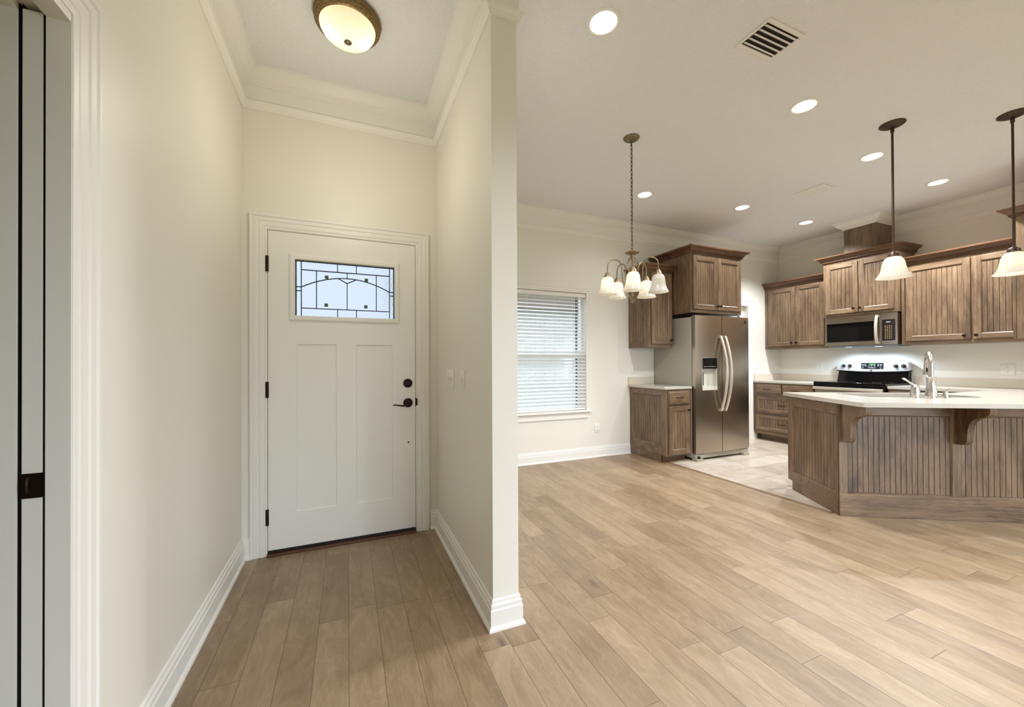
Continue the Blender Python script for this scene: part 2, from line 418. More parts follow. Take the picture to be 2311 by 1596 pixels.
wall('wall_back', 'cream living room wall behind the camera with a wide glass slider', 'x', XL, XR, YB-TH, YB, [(.8, 5.0, .03, 2.08)])
wall('wall_stub', 'short cream wall at the right end of the kitchen peninsula', 'x', 5.45, XR, 1.0, 1.21, [])
# side room behind the pocket door and pantry behind the kitchen door
sr = MB(); sr.box(-2.6, -.6, 0, -2.5, 2.4, 2.6); sr.box(-2.6, -.7, 0, XL-TH, -.6, 2.6); sr.box(-2.6, 2.4, 0, XL-TH, 2.5, 2.6); sr.box(-2.6, -.7, 2.6, XL-TH, 2.5, 2.7)
struct(sr.build('wall_side_room', WALL, smooth=0), 'pale walls of the room beyond the pocket door')
# ceiling with holes for the recessed lights
CANS = [(1.277, 1.743), (3.030, 1.764), (4.343, 1.969), (5.600, 1.994), (3.006, 3.375), (4.335, 3.216), (5.592, 3.245)]
RC = .072
def ceiling():
    mb = MB(); q = .1
    xs = sorted({XL-TH, XR+TH}|{c[0]-q for c in CANS}|{c[0]+q for c in CANS}); ys = sorted({YB-TH, YW+TH}|{c[1]-q for c in CANS}|{c[1]+q for c in CANS})
    for i in range(len(xs)-1):
        for j in range(len(ys)-1):
            xc, yc = (xs[i]+xs[i+1])/2, (ys[j]+ys[j+1])/2
            if any(abs(xc-c[0]) < q and abs(yc-c[1]) < q for c in CANS): continue
            mb.add([(xs[i], ys[j], H), (xs[i+1], ys[j], H), (xs[i+1], ys[j+1], H), (xs[i], ys[j+1], H)], [(3, 2, 1, 0)])
    for c in CANS:
        x0 = [x for x in xs if c[0]-q-1e-6 <= x <= c[0]+q+1e-6]; y0 = [y for y in ys if c[1]-q-1e-6 <= y <= c[1]+q+1e-6]
        n = 32; ring = [(c[0]+RC*cos(2*pi*k/n), c[1]+RC*sin(2*pi*k/n), H) for k in range(n)]
        sqr = []
        for k in range(n):
            a = 2*pi*k/n; s = 1/max(abs(cos(a)), abs(sin(a))); sqr.append((c[0]+q*s*cos(a), c[1]+q*s*sin(a), H))
        mb.add(ring+sqr, [(k, n+k, n+(k+1) % n, (k+1) % n) for k in range(n)])
    o = mb.build('ceiling', CEIL, smooth=0, recalc=False)
    b = bmesh.new(); b.from_mesh(o.data)
    for f in b.faces:
        if f.normal.z > 0: f.normal_flip()
    b.to_mesh(o.data); b.free()
    return struct(o, 'textured off-white ceiling with recessed lights')
ceiling()
rf = MB().box(XL-TH, YB-TH, H+.2, XR+TH, YW+TH, H+.3); struct(rf.build('roof_slab', CONC, smooth=0), 'roof deck above the ceiling')

# floors
fl = MB().box(XL-TH, YB-TH, -.1, XR+TH, YW+TH, 0); struct(fl.build('floor', FLOORM, smooth=0), 'brown wood plank floor')
P0 = Vector((3.55, 1.834, 0)); ANG = radians(-30); D = Vector((cos(ANG), sin(ANG), 0)); E = Vector((-sin(ANG), cos(ANG), 0))
def pe(d, e): q = P0+D*d+E*e; return (q.x, q.y)
tl = MB().prism([(3.575, 1.93), pe(.12, .06), pe(1.75, .06), (5.45, 1.21), (XR, 1.21), (XR, YW), (3.575, YW)], -.02, .002)
struct(tl.build('floor_tile', TILE, smooth=0), 'cream stone tile floor of the kitchen')
st = MB().prismY([(3.53, 0), (3.578, 0), (3.578, .004), (3.566, .008), (3.535, .006)], 1.888, 3.66)
tag(st.build('threshold_strip', STRIP), 'brown wood strip between plank floor and kitchen tile', 'threshold')

# crown and frieze (one run each round the room)
CZ = 2.955
crown = [(0, H), (0, CZ), (.014, CZ), (.016, CZ+.012), (.022, CZ+.014), (.024, CZ+.022), (.04, CZ+.030), (.058, CZ+.046), (.072, CZ+.066), (.078, CZ+.078), (.088, CZ+.080), (.09, H)]
frz = [(0, CZ+.005), (0, 2.806), (.010, 2.806), (.012, 2.816), (.016, 2.819), (.018, 2.828), (.026, 2.838), (.029, 2.852), (.010, 2.856), (.010, CZ+.005)]
DU = (6.118, 2.742, 3.085)               # duct chase front x, y range
runA = [(XL, YB), (XL, YF), (XP, YF), (XP, YP), (XP2, YP), (XP2, YW), (XR, YW)]
struct(MB().sweep(runA+[(XR, DU[2]), (DU[0], DU[2]), (DU[0], DU[1]), (XR, DU[1]), (XR, 1.21)], crown).build('trim_1', TRIM, smooth=14), 'white crown moulding along the ceiling')
struct(MB().sweep(runA+[(XR, DU[2])], frz).build('trim_2', TRIM, smooth=14), 'white frieze board under the crown moulding')
struct(MB().sweep([(XR, DU[1]), (XR, 1.21)], frz).build('trim_3', TRIM, smooth=14), 'white frieze board right of the wooden chase')
# baseboards
bb = [(0, 0), (.026, 0), (.025, .010), (.019, .019), (.016, .021), (.016, .088), (.012, .093), (.0125, .110), (.007, .117), (.0065, .129), (0, .135)]
struct(MB().sweep([(XL, 1.346), (XL, YF), (-.56, YF)], bb).build('baseboard_left', TRIM, smooth=25), 'white baseboard along the left entry wall')
struct(MB().sweep([(.552, YF), (XP, YF), (XP, YP), (XP2, YP), (XP2, YW), (3.465, YW)], bb).build('baseboard_right', TRIM, smooth=25), 'white baseboard round the dividing wall and under the window')
struct(MB().sweep([(5.862, YW), (5.925, YW)], bb).build('baseboard_kitchen', TRIM, smooth=25), 'short white baseboard beside the pantry door')

# door casings
cas = [(0, 0), (0, .012), (.006, .015), (.012, .012), (.018, .012), (.022, .016), (.040, .016), (.044, .013), (.050, .013), (.055, .017), (.072, .019), (.076, .016), (.082, .022), (.092, .022), (.094, .018), (.094, 0)]
o = MB().casing(DL, DR, DT, 0, cas, lambda a, z, t: (a, YF-t, z)).build('trim_4', TRIM, smooth=20); struct(o, 'white fluted casing round the front door')
casL = [(.002+a*.90, t*(.25+.6*min(1, a/.06))) for a, t in cas]
o = MB().casing(PK0, PK1, PKT, 0, casL, lambda a, z, t: (XL+t, a, z)).build('trim_5', TRIM, smooth=20); struct(o, 'white fluted casing round the pocket door opening at left')
casP = [(a*.95, t) for a, t in cas]
o = MB().casing(PD[0], PD[1], PD[3], 0, casP, lambda a, z, t: (a, YW-t, z)).build('trim_6', TRIM, smooth=20); struct(o, 'white casing round the pantry door beside the refrigerator')

# ------------------------------------------------------------------ pocket door and split jamb
jb = MB()
X0 = XL-TH
for a, b in ((XL-.0430, XL+.001), (X0-.001, X0+.0295)): jb.box(a, PK1-.001, 0, b, PK1+.02, PKT); jb.box(a, PK0, PKT-.02, b, PK1, PKT+.001); jb.box(a, PK0-.02, 0, b, PK0+.001, PKT)
struct(jb.build('trim_7', TRIM, smooth=0), 'white split jamb of the pocket door opening')
pk = thing('door_1', 'white pocket door slid back into the left wall', None, (XL-.0668, PK1+.002, 0), kind='structure')
MB().box(-.0175, 0, .012, .0175, .80, PKT-.012).build('slab', TRIM, pk, bevel=.002)
MB().box(-.018, -.0015, .905, .018, .002, .962).build('edge_pull', BRONZE, pk)
m = MB(); m.tube([(-.005, -.003, .918), (-.005, -.006, .925), (-.005, -.006, .945), (-.005, -.003, .952)], .003, 8); m.build('pull_finger', BRONZE, pk)
dk = MB()  # dark strips that paint the shade into the slots beside the pocket door
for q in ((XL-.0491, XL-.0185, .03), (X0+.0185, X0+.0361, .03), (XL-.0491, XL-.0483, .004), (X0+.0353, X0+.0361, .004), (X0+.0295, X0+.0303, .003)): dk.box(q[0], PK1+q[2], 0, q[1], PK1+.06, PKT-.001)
struct(dk.build('slot_shade', DARKGREY, smooth=0), 'dark strips painted as shade in the slots beside the pocket door')

# ------------------------------------------------------------------ front door
fd = thing('door_2', 'white craftsman front door with leaded glass lite', None, (0, 0, 0), kind='structure')
jm = MB()
for a, b in ((DL-.001, DL+.003), (DR-.003, DR+.001)): jm.box(a, YF+.001, 0, b, YF+TH, DT)
jm.box(DL, YF+.001, DT-.002, DR, YF+TH, DT+.001); jm.build('jamb', TRIM, fd)
x0, x1, zb, zt, yd = -.4635, .4475, .03, 2.056, 2.866
GL = (-.330, .322, 1.505, 1.902)         # cut-out for the lite
PN = [(-.306, -.069, .257, 1.338), (.053, .290, .257, 1.338)]
m = MB()
wall_rects(m, 'x', x0, x1, yd, yd+.044, [GL]+PN, zb, zt)
for p in PN:
    m.box(p[0], yd+.009, p[2], p[1], yd+.038, p[3])
o = m.build('slab', DOORP, fd, smooth=0, recalc=False); merge(o)
for p in PN:                              # sloped sticking round each panel
    m = MB().casing(p[0], p[1], p[3], p[2], [(0, 0), (-.004, -.0085), (-.004, -.012), (.0, -.012)], lambda a, z, t: (a, yd-t, z), full=True); m.build('panel_bead', DOORP, fd, smooth=0)
lf = MB().casing(GL[0]+.018, GL[1]-.018, GL[3]-.018, GL[2]+.018, [(0, 0), (.001, .010), (.006, .013), (.024, .013), (.032, .009), (.034, 0), (0, -.02)], lambda a, z, t: (a, yd-t, z), full=True)
lfo = lf.build('lite_frame', TRIM, fd, smooth=20)
sc = MB()
for px, pz in [(-.338, 1.915), (-.113, 1.915), (.105, 1.915), (.330, 1.912), (-.340, 1.705), (.331, 1.705), (-.338, 1.497), (-.113, 1.497), (.105, 1.497), (.330, 1.497)]:
    sc.lathe([(.0045, 0), (.0045, .0015), (.002, .003), (0, .0032)], 10, (px, yd-.012, pz), '-y')
sc.build('screw_caps', PLASTIC, lfo)
gx0, gx1, gz0, gz1 = -.3125, .3045, 1.5225, 1.8855
go = MB().box(gx0, yd+.016, gz0, gx1, yd+.024, gz1).build('glass', OBSC, fd, smooth=0)
cm = MB(); yc = yd+.0135
def came(x, z, x2, z2, w=.0052):
    a = Vector((x, z)); b = Vector((x2, z2)); d = (b-a).normalized(); n = Vector((-d.y, d.x))*w/2
    q = [a+n, b+n, b-n, a-n]; cm.prismY([(p.x, p.y) for p in q], yc, yc+.013)
vl, vr, ht, hb = -.279, .2735, 1.826, 1.575
for x in (vl, vr): came(x, gz0, x, gz1)
for z in (ht, hb): came(vl, z, vr, z)
for x in (-.19, .185): came(x, hb, x, ht)
for x in (-.0625, .0555):
    came(x, ht, x, gz1); came(x, gz0, x, hb)
came(-.003, hb, -.003, 1.755); came(-.003, 1.788, -.003, ht)
def az(x): return 1.788-.0755*((x+.003)/.2765)**2
N_ = 18
for i in range(N_):
    a = vl+(vr-vl)*i/N_; b = vl+(vr-vl)*(i+1)/N_; came(a, az(a), b, az(b))
came(-.06, az(-.06), -.003, 1.755); came(.056, az(.056), -.003, 1.755)
for sx0, sx1 in ((gx0, vl), (vr, gx1)):
    for z in (1.713, 1.687): came(sx0, z, sx1, z)
for a in ((gx0+.003, gz0, gx0+.003, gz1), (gx1-.003, gz0, gx1-.003, gz1), (gx0, gz1-.003, gx1, gz1-.003)): came(*a, .007)
cm.build('leading', LEAD, go, smooth=0)
sq = MB()
for px, pz in ((-.129, 1.788), (.1195, 1.787), (-.132, 1.601), (.116, 1.602)): sq.box(px-.011, yc, pz-.0105, px+.011, yc+.012, pz+.0105)
sq.build('grey_squares', SMOKE, go, smooth=0)
for z in (1.843, 1.047, .244):
    m = MB().lathe([(.006, -.05), (.006, .05)], 10, (x0-.004, yd-.006, z)); m.box(x0-.014, yd-.004, z-.05, x0+.004, yd+.002, z+.05)
    m.build('hinge', BRONZE, fd)
dbt = MB().lathe([(.032, 0), (.032, .004), (.030, .010), (.024, .014), (0, .014)], 28, (.395, yd, 1.068), '-y'); dbo = dbt.build('deadbolt', BRONZE, fd)
MB().box(.381, yd-.030, 1.062, .411, yd-.012, 1.073).build('thumb_turn', BRONZE, dbo, bevel=.003)
lv = MB().lathe([(.033, 0), (.033, .004), (.030, .010), (.020, .016), (.012, .020), (.012, .045), (0, .047)], 28, (.396, yd, .928), '-y'); lvo = lv.build('lock_rosette', BRONZE, fd)
pth = [(.396, yd-.042, .926), (.380, yd-.046, .916), (.355, yd-.046, .911), (.330, yd-.046, .915), (.310, yd-.044, .920), (.298, yd-.040, .919), (.290, yd-.036, .914)]
MB().tube(pth, [.010, .0085, .006, .005, .0045, .004, .003], 10).build('lever', BRONZE, lvo)
MB().lathe([(.006, 0), (.006, .001), (0, .0012)], 12, (.399, yd, .646), '-y').build('screw_hole', DARKGREY, fd)
MB().prismX([(YF-.001, .897), (YF-.013, .904), (YF-.0175, .918), (YF-.0175, .946), (YF-.013, .960), (YF-.001, .967)], DR-.003, DR+.011).build('strike_lip', BRONZE, fd)
MB().box(x0, yd-.004, .018, x1, yd+.03, .034).build('door_sweep', BLACKP, fd)
tag(MB().prismX([(2.842, 0), (2.842, .008), (2.852, .014), (3.0, .02), (3.0, 0)], DL, DR).build('door_sill', wood('mahogany_sill', srgb(52, 28, 18), srgb(84, 48, 30), srgb(104, 66, 42), axis='x')), 'dark brown wood sill under the front door', 'threshold')

# ------------------------------------------------------------------ dining window
wf = thing('window_1', 'white double-hung dining window', None, (0, 0, 0), kind='structure')
a, b, z0, z1 = WN
fr = MB(); yq = YW+.075
for xx in ((a, a+.035), (b-.035, b)): fr.box(xx[0], yq, z0, xx[1], yq+.05, z1)
fr.box(a, yq, z0, b, yq+.05, z0+.04); fr.box(a, yq, z1-.035, b, yq+.05, z1); fr.box(a, yq-.012, 1.285, b, yq+.04, 1.345)
for xx in ((a+.035, a+.07), (b-.07, b-.035)): fr.box(xx[0], yq+.008, z0, xx[1], yq+.045, 1.3)
fr.build('window_frame', TRIM, wf, bevel=.003)
MB().box(b-.118, yq-.010, z0+.04, b-.092, yq-.002, z1-.05).build('track', plain('grey_track', srgb(96, 98, 98), .6), wf)
MB().box(a+.03, yq+.022, z0+.03, b-.03, yq+.028, z1-.03).build('glass', GLASS, wf, smooth=0)
MB().prismX([(YW+.07, .585), (YW-.045, .585), (YW-.052, .592), (YW-.052, .602), (YW-.045, .610), (YW+.07, .610)], a-.05, b+.048).build('window_sill', TRIM, wf, bevel=.003)
MB().prismX([(YW, .505), (YW-.012, .505), (YW-.020, .515), (YW-.016, .535), (YW-.018, .575), (YW-.026, .585), (YW, .585)], a-.02, b+.012).build('apron', TRIM, wf)
MB().prismX([(YW, 2.085), (YW-.014, 2.085), (YW-.016, 2.10), (YW-.024, 2.108), (YW-.026, 2.126), (YW-.03, 2.130), (YW, 2.132)], a-.03, b+.03).build('head_trim', TRIM, wf)
bl = thing('window_blind', 'white horizontal slat blind covering the dining window', 'blind', ((a+b)/2, YW+.03, 2.08))
wx = (b-a)/2-.008
MB().box(-wx, -.022, -.045, wx, .022, 0).build('headrail', PLASTIC, bl, bevel=.002)
sl = MB(); pitch = .0435; nS = 32; tilt = radians(27)
for i in range(nS):
    z = -.07-i*pitch; cs, sn = cos(tilt)*.024, sin(tilt)*.024
    sl.prismX([(-cs, z-sn), (0, z+.0025), (cs, z+sn), (cs, z+sn+.0022), (0, z+.0047), (-cs, z-sn+.0022)], -wx, wx)
sl.build('slats', SLAT, bl)
MB().box(-wx, -.02, -1.462, wx, .02, -1.44).build('bottom_rail', PLASTIC, bl, bevel=.003)
for xx in (-.5, -.05, .17, .33, .6):
    m = MB()
    for yy in (-.025, .025): m.tube([(xx, yy, -.04), (xx, yy, -1.45)], .0012, 6)
    m.build('ladder_cord', PLASTIC, bl)
tl_ = MB().lathe([(.002, 0), (.008, -.012), (.011, -.03), (.008, -.04), (0, -.042)], 12, (.70, -.036, -.22)); tl_.tube([(.70, -.03, -.03), (.70, -.036, -.22)], .0012, 6)
tl_.build('cord_tassel', PLASTIC, bl)

# pantry door seen over the refrigerator
pd = thing('door_3', 'white pantry door with a glass pane beside the refrigerator', None, (0, 0, 0), kind='structure')
m = MB(); wall_rects(m, 'x', PD[0]+.003, PD[1]-.003, YW+.06, YW+.10, [(PD[0]+.13, PD[1]-.09, .9, 1.93)], .01, PD[3]-.004); merge(m.build('slab', TRIM, pd, smooth=0, recalc=False))
MB().box(PD[0]+.12, YW+.076, .89, PD[1]-.08, YW+.082, 1.94).build('glass', OBSC, pd, smooth=0)

# living room slider and side window behind the camera
sf = thing('window_2', 'white framed glass slider behind the camera', None, (0, 0, 0), kind='structure')
m = MB()
for xx in (.8, 2.17, 3.55, 4.93): m.box(xx, YB-.09, .03, xx+.07, YB-.03, 2.08)
m.box(.8, YB-.09, .03, 5, YB-.03, .1); m.box(.8, YB-.09, 2.0, 5, YB-.03, 2.08); m.build('window_frame', TRIM, sf)
MB().box(.85, YB-.063, .08, 4.95, YB-.057, 2.03).build('glass', GLASS, sf, smooth=0)
sf = thing('window_3', 'white framed side window of the living room', None, (0, 0, 0), kind='structure')
m = MB(); 
for yy in (-2.7, -1.53, -.36): m.box(XR+.03, yy, .6, XR+.09, yy+.06, 2.1)
m.box(XR+.03, -2.7, .6, XR+.09, -.3, .66); m.box(XR+.03, -2.7, 2.04, XR+.09, -.3, 2.1); m.build('window_frame', TRIM, sf)
MB().box(XR+.057, -2.66, .64, XR+.063, -.34, 2.06).build('glass', GLASS, sf, smooth=0)

# ------------------------------------------------------------------ outside
struct(MB().box(-30, -30, -.3, 40, 40, -.16).build('ground', GRASS, smooth=0), 'lawn outside the house')
struct(MB().box(-3, YF+TH, -.15, XP2, 6.0, -.03).build('porch_floor', CONC, smooth=0), 'concrete porch outside the front door')
struct(MB().box(-3, YF+TH, 2.75, XP, 5.2, 2.85).build('porch_ceiling', plain('porch_paint', srgb(214, 208, 196), .8), smooth=0), 'pale porch ceiling outside the front door')
struct(MB().box(.9, 6.3, -.15, 5.0, 6.5, 2.12).build('wall_brick', BRICK, smooth=0), 'white brick wall outside the dining window')
struct(MB().box(.8, 5.95, 2.12, 5.1, 6.6, 2.6).build('eave', SOFFIT, smooth=0), 'brown eave above the outside brick wall')
# ------------------------------------------------------------------ cabinet kit (local frame: x to the viewer's right, front faces -y)
def beads(mb, x0, x1, z0, z1, y, w=.040):
    n = max(1, round((x1-x0)/w)); w = (x1-x0)/n; g = .0020
    for i in range(n):
        a, b = x0+i*w, x0+(i+1)*w
        aa = a+(g if i else 0); b2 = b-(g if i < n-1 else 0)
        mb.mi = 0; mb.add([(aa, y, z0), (b2, y, z0), (b2, y, z1), (aa, y, z1)], [(0, 1, 2, 3)])
        if i < n-1:
            mb.mi = 2; mb.add([(b2, y, z0), (b, y+.0045, z0), (b, y+.0045, z1), (b2, y, z1)], [(0, 1, 2, 3)])
            mb.add([(b, y+.0045, z0), (b+g, y, z0), (b+g, y, z1), (b, y+.0045, z1)], [(0, 1, 2, 3)])
    mb.mi = 0; mb.box(x0, y+.005, z0, x1, y+.009, z1)
    mb.mi = 2; e = .003
    j = .0085
    for q in ((x0+j, z0+j, x0+j+e, z1-j), (x1-j-e, z0+j, x1-j, z1-j), (x0+j, z1-j-e, x1-j, z1-j), (x0+j, z0+j, x1-j, z0+j+e)): mb.box(q[0], y-.0006, q[1], q[2], y+.002, q[3])
    mb.mi = 0
def frame(mb, x0, x1, z0, z1, yf, t, sl, sr, rt_, rb):
    mb.mi = 0; mb.box(x0, yf-t, z0, x0+sl, yf, z1); mb.box(x1-sr, yf-t, z0, x1, yf, z1)
    mb.mi = 1; mb.box(x0+sl, yf-t, z1-rt_, x1-sr, yf, z1); mb.box(x0+sl, yf-t, z0, x1-sr, yf, z0+rb); mb.mi = 0
def sticking(mb, x0, x1, z0, z1, y, t):   # sloped inner edge round an opening
    mb.mi = 0
    mb.casing(x0, x1, z1, z0, [(.001, t), (-.005, t*.6), (-.0065, t*.45), (-.009, .001), (.001, .001)], lambda a, z, o: (a, y-o, z), full=True)
def knob(parent, x, z, y):
    return MB().lathe([(.0095, 0), (.0095, .002), (.005, .005), (.005, .014), (.010, .018), (.0155, .024), (.0145, .030), (.008, .033), (0, .0335)], 14, (x, y, z), '-y').build('knob', BRONZE, parent)
def pull(parent, x, z, y, w=.048):
    p = [(x-w, y, z), (x-w, y-.016, z), (x-w*.8, y-.025, z-.002), (x-w*.3, y-.030, z-.004), (x+w*.3, y-.030, z-.004), (x+w*.8, y-.025, z-.002), (x+w, y-.016, z), (x+w, y, z)]
    return MB().tube(p, .0048, 8).build('pull', BRONZE, parent)
def cab_door(parent, x0, x1, z0, z1, yf=0, kn=None, name='door', s=.056, T=None, pl=None):
    t = .020
    m = MB(); m.T = T; frame(m, x0, x1, z0, z1, yf-.001, t, s, s, s, s); d = m.build(name, WCAB, parent, bevel=.0035)
    m = MB(); m.T = T; sticking(m, x0+s, x1-s, z0+s, z1-s, yf-.008, .0115); beads(m, x0+s, x1-s, z0+s, z1-s, yf-.008); m.build('panel', WCAB, d, smooth=0, recalc=False)
    if kn: knob(d, kn[0], kn[1], yf-t-.001)
    if pl: pull(d, pl[0], pl[1], yf-.008 if name == 'drawer' else yf-t)
    return d
def slab_drawer(parent, x0, x1, z0, z1, yf=0, pl=None):
    m = MB(); m.box(x0, yf-.014, z0, x1, yf-.001, z1); m.box(x0+.014, yf-.021, z0+.014, x1-.014, yf-.010, z1-.014)
    d = m.build('drawer', [CABH], parent, bevel=.004)
    if pl: pull(d, pl[0], pl[1], yf-.021)
    return d
cprof = [(0, 0), (.012, 0), (.013, .006), (.019, .008), (.019, .024), (.024, .026), (.027, .034), (.036, .046), (.050, .056), (.062, .060), (.066, .066), (.074, .068), (.076, .082), (0, .082)]
def cab_crown(parent, path, z0, rows=True):
    m = MB(); m.sweep(path, [(o, z+z0) for o, z in cprof])
    P = [Vector(p) for p in path]
    for i in range(len(P)-1):
        d = P[i+1]-P[i]; L = d.length; d.normalize(); nn = Vector((d.y, -d.x)); n = int(L/.021)
        for k in range(n):
            c = P[i]+d*((k+.5)*L/n); q = [c+d*.0062+nn*.018, c-d*.0062+nn*.018, c-d*.0062+nn*.0245, c+d*.0062+nn*.0245]
            m.prism([(v.x, v.y) for v in q], z0+.009, z0+.0225)
    return m.build('crown', CROWNW, parent, smooth=25)
def end_panel(parent, W, z0, z1, T, left=.06, right=.06, top=.08, bot=.165, t=.014):
    m = MB(); m.T = T; frame(m, 0, W, z0, z1, 0, t, left, right, top, bot); p = m.build('end_panel', WCAB, parent, bevel=.002)
    m = MB(); m.T = T; sticking(m, left, W-right, z0+bot, z1-top, 0, t*.95); beads(m, left, W-right, z0+bot, z1-top, -.003); m.build('bead_panel', WCAB, p, smooth=0, recalc=False)
    return p
def side_T(x, y): return Matrix.Translation((x, y, 0)) @ Matrix.Rotation(-pi/2, 4, 'Z')
RZ = -pi/2

# --- window wall: small base cabinet with counter, upper, cabinet over the refrigerator
t = thing('base_cabinet', 'small stained wood base cabinet with one drawer and door beside the refrigerator', 'cabinet', (3.468, 3.575, 0))
m = MB(); m.box(.015, .004, .095, .392, .625, .882); m.build('body', CAB, t, bevel=.002)
m = MB(); frame(m, .001, .394, .088, .882, .004, .020, .035, .035, .03, .03); m.mi = 1; m.box(.035, -.016, .682, .36, .004, .698); m.build('face_frame', WCAB, t, bevel=.002)
MB().box(.03, .075, 0, .392, .09, .09).build('toe_kick', CROWNW, t)
T0 = side_T(.0145, .625)
p = end_panel(t, .621, .09, .882, T0, left=.05, right=.06, top=.075, bot=.125)
m = MB(); m.T = T0; m.mi = 1; m.box(0, -.014, 0, .552, 0, .0895); m.build('base_board', WCAB, t)
slab_drawer(t, .03, .358, .703, .862, -.016, (.19, .785)); cab_door(t, .03, .358, .105, .680, -.016, kn=(.330, .63))
def counter(name, label, poly, holes=(), splash=(), z1=.914, th=.031, loc=(0, 0, 0)):
    o = thing(name, label, 'countertop', loc)
    m = MB().prism(poly, z1-th, z1, holes); m.build('slab', QUARTZ, o, bevel=.006 if not holes else 0, smooth=30, seg=3)
    for q in splash: MB().box(q[0], q[1], z1, q[2], q[3], z1+.098).build('backsplash', SPLASH, o, bevel=.002)
    return o
SPLASH = paint('quartz_splash', srgb(214, 203, 186), .25)
counter('countertop', 'small cream quartz countertop on the cabinet beside the refrigerator', [(3.435, 3.540), (3.872, 3.540), (3.872, YW), (3.435, YW)], (), [(3.437, YW-.02, 3.872, YW)])
t = thing('wall_cabinet', 'narrow stained wood wall cabinet with one door above the small counter', 'cabinet', (3.455, 3.84, 0))
m = MB(); m.box(.015, .004, 1.40, .380, .36, 2.40); m.build('body', CAB, t, bevel=.002)
m = MB(); frame(m, .001, .381, 1.39, 2.385, .004, .02, .04, .03, .06, .05); m.build('face_frame', WCAB, t, bevel=.002)
end_panel(t, .358, 1.395, 2.385, side_T(.0145, .36), left=.05, right=.06, top=.06, bot=.075)
cab_door(t, .036, .366, 1.437, 2.335, -.016, kn=(.338, 1.487))
cab_crown(t, [(0, .36), (0, -.016), (.384, -.016)], 2.352)
t = thing('wall_cabinet', 'two-door stained wood cabinet hung above the refrigerator', 'cabinet', (3.863, 3.562, 0))
m = MB(); m.box(0, .003, 1.818, .882, .638, 2.56); m.build('body', CAB, t, bevel=.002)
m = MB(); frame(m, 0, .882, 1.818, 2.55, .003, .02, .03, .025, .05, .04); m.build('face_frame', WCAB, t, bevel=.002)
cab_door(t, .025, .437, 1.858, 2.518, -.017, kn=(.415, 1.908)); cab_door(t, .442, .858, 1.858, 2.518, -.017, kn=(.464, 1.908))
cab_crown(t, [(0, .638), (0, -.017), (.882, -.017), (.882, .638)], 2.545)

# --- range wall uppers
t = thing('wall_cabinet', 'two-door stained wood wall cabinet in the corner left of the microwave', 'cabinet', (6.188, 4.195, 0), RZ)
m = MB(); m.box(0, .003, 1.405, .866, .33, 2.40); m.build('body', CAB, t, bevel=.002)
m = MB(); frame(m, 0, .866, 1.405, 2.385, .003, .02, .055, .02, .055, .04); m.build('face_frame', WCAB, t, bevel=.002)
cab_door(t, .062, .459, 1.445, 2.330, -.017, kn=(.415, 1.490)); cab_door(t, .465, .846, 1.445, 2.330, -.017, kn=(.485, 1.490))
cab_crown(t, [(0, -.017), (.866, -.017)], 2.358)
t = thing('wall_cabinet', 'taller two-door stained wood cabinet directly above the microwave', 'cabinet', (6.12, 3.325, 0), RZ)
m = MB(); m.box(0, .003, 1.810, .79, .398, 2.56); m.build('body', CAB, t, bevel=.002)
m = MB(); frame(m, 0, .79, 1.810, 2.56, .003, .02, .03, .035, .05, .04); m.build('face_frame', WCAB, t, bevel=.002)
cab_door(t, .033, .404, 1.848, 2.514, -.017, kn=(.362, 1.902)); cab_door(t, .412, .765, 1.848, 2.514, -.017, kn=(.432, 1.900))
cab_crown(t, [(0, .398), (0, -.017), (.79, -.017), (.79, .398)], 2.552)
t = thing('wall_cabinet', 'wide two-door stained wood wall cabinet right of the microwave', 'cabinet', (6.188, 2.525, 0), RZ)
m = MB(); m.box(0, .003, 1.405, 1.31, .33, 2.40); m.build('body', CAB, t, bevel=.002)
m = MB(); frame(m, 0, 1.31, 1.405, 2.385, .003, .02, .045, .2, .055, .04); m.mi = 0; m.box(.57, -.017, 1.445, .60, .003, 2.335); m.build('face_frame', WCAB, t, bevel=.002)
cab_door(t, .045, .574, 1.445, 2.325, -.017, kn=(.531, 1.485)); cab_door(t, .592, 1.12, 1.445, 2.325, -.017, kn=(.619, 1.485))
cab_crown(t, [(0, -.017), (1.31, -.017)], 2.358)
t = thing('wall_cabinet', 'stained wood wall cabinet end at the far right edge, behind the right pendant', 'cabinet', (5.75, 1.553, 0), 0)
m = MB(); m.box(.015, -.34, 1.425, .42, -.02, 2.56); m.build('body', CAB, t, bevel=.002)
m = MB(); m.box(.001, -.02, 1.415, .42, 0, 2.555); m.build('face_frame', CAB, t, bevel=.002)
end_panel(t, .318, 1.415, 2.555, side_T(.0145, -.022), left=.06, right=.06, top=.06, bot=.06)
m = MB(); m.sweep([(.42, 0), (0, 0), (0, -.343)], [(o, z+2.552) for o, z in cprof])
for k in range(16):
    yk = -.343+.343*(k+.5)/16; m.box(-.0245, yk-.0062, 2.561, -.018, yk+.0062, 2.5745)
m.build('crown', CROWNW, t, smooth=25)
t = thing('duct_chase', 'stained wood duct chase rising from the cabinet above the microwave to the ceiling', 'duct chase', (DU[0], DU[2], 0), RZ)
MB().box(0, 0, 2.62, DU[2]-DU[1], .40, CZ+.03).build('box', CAB, t, bevel=.003)

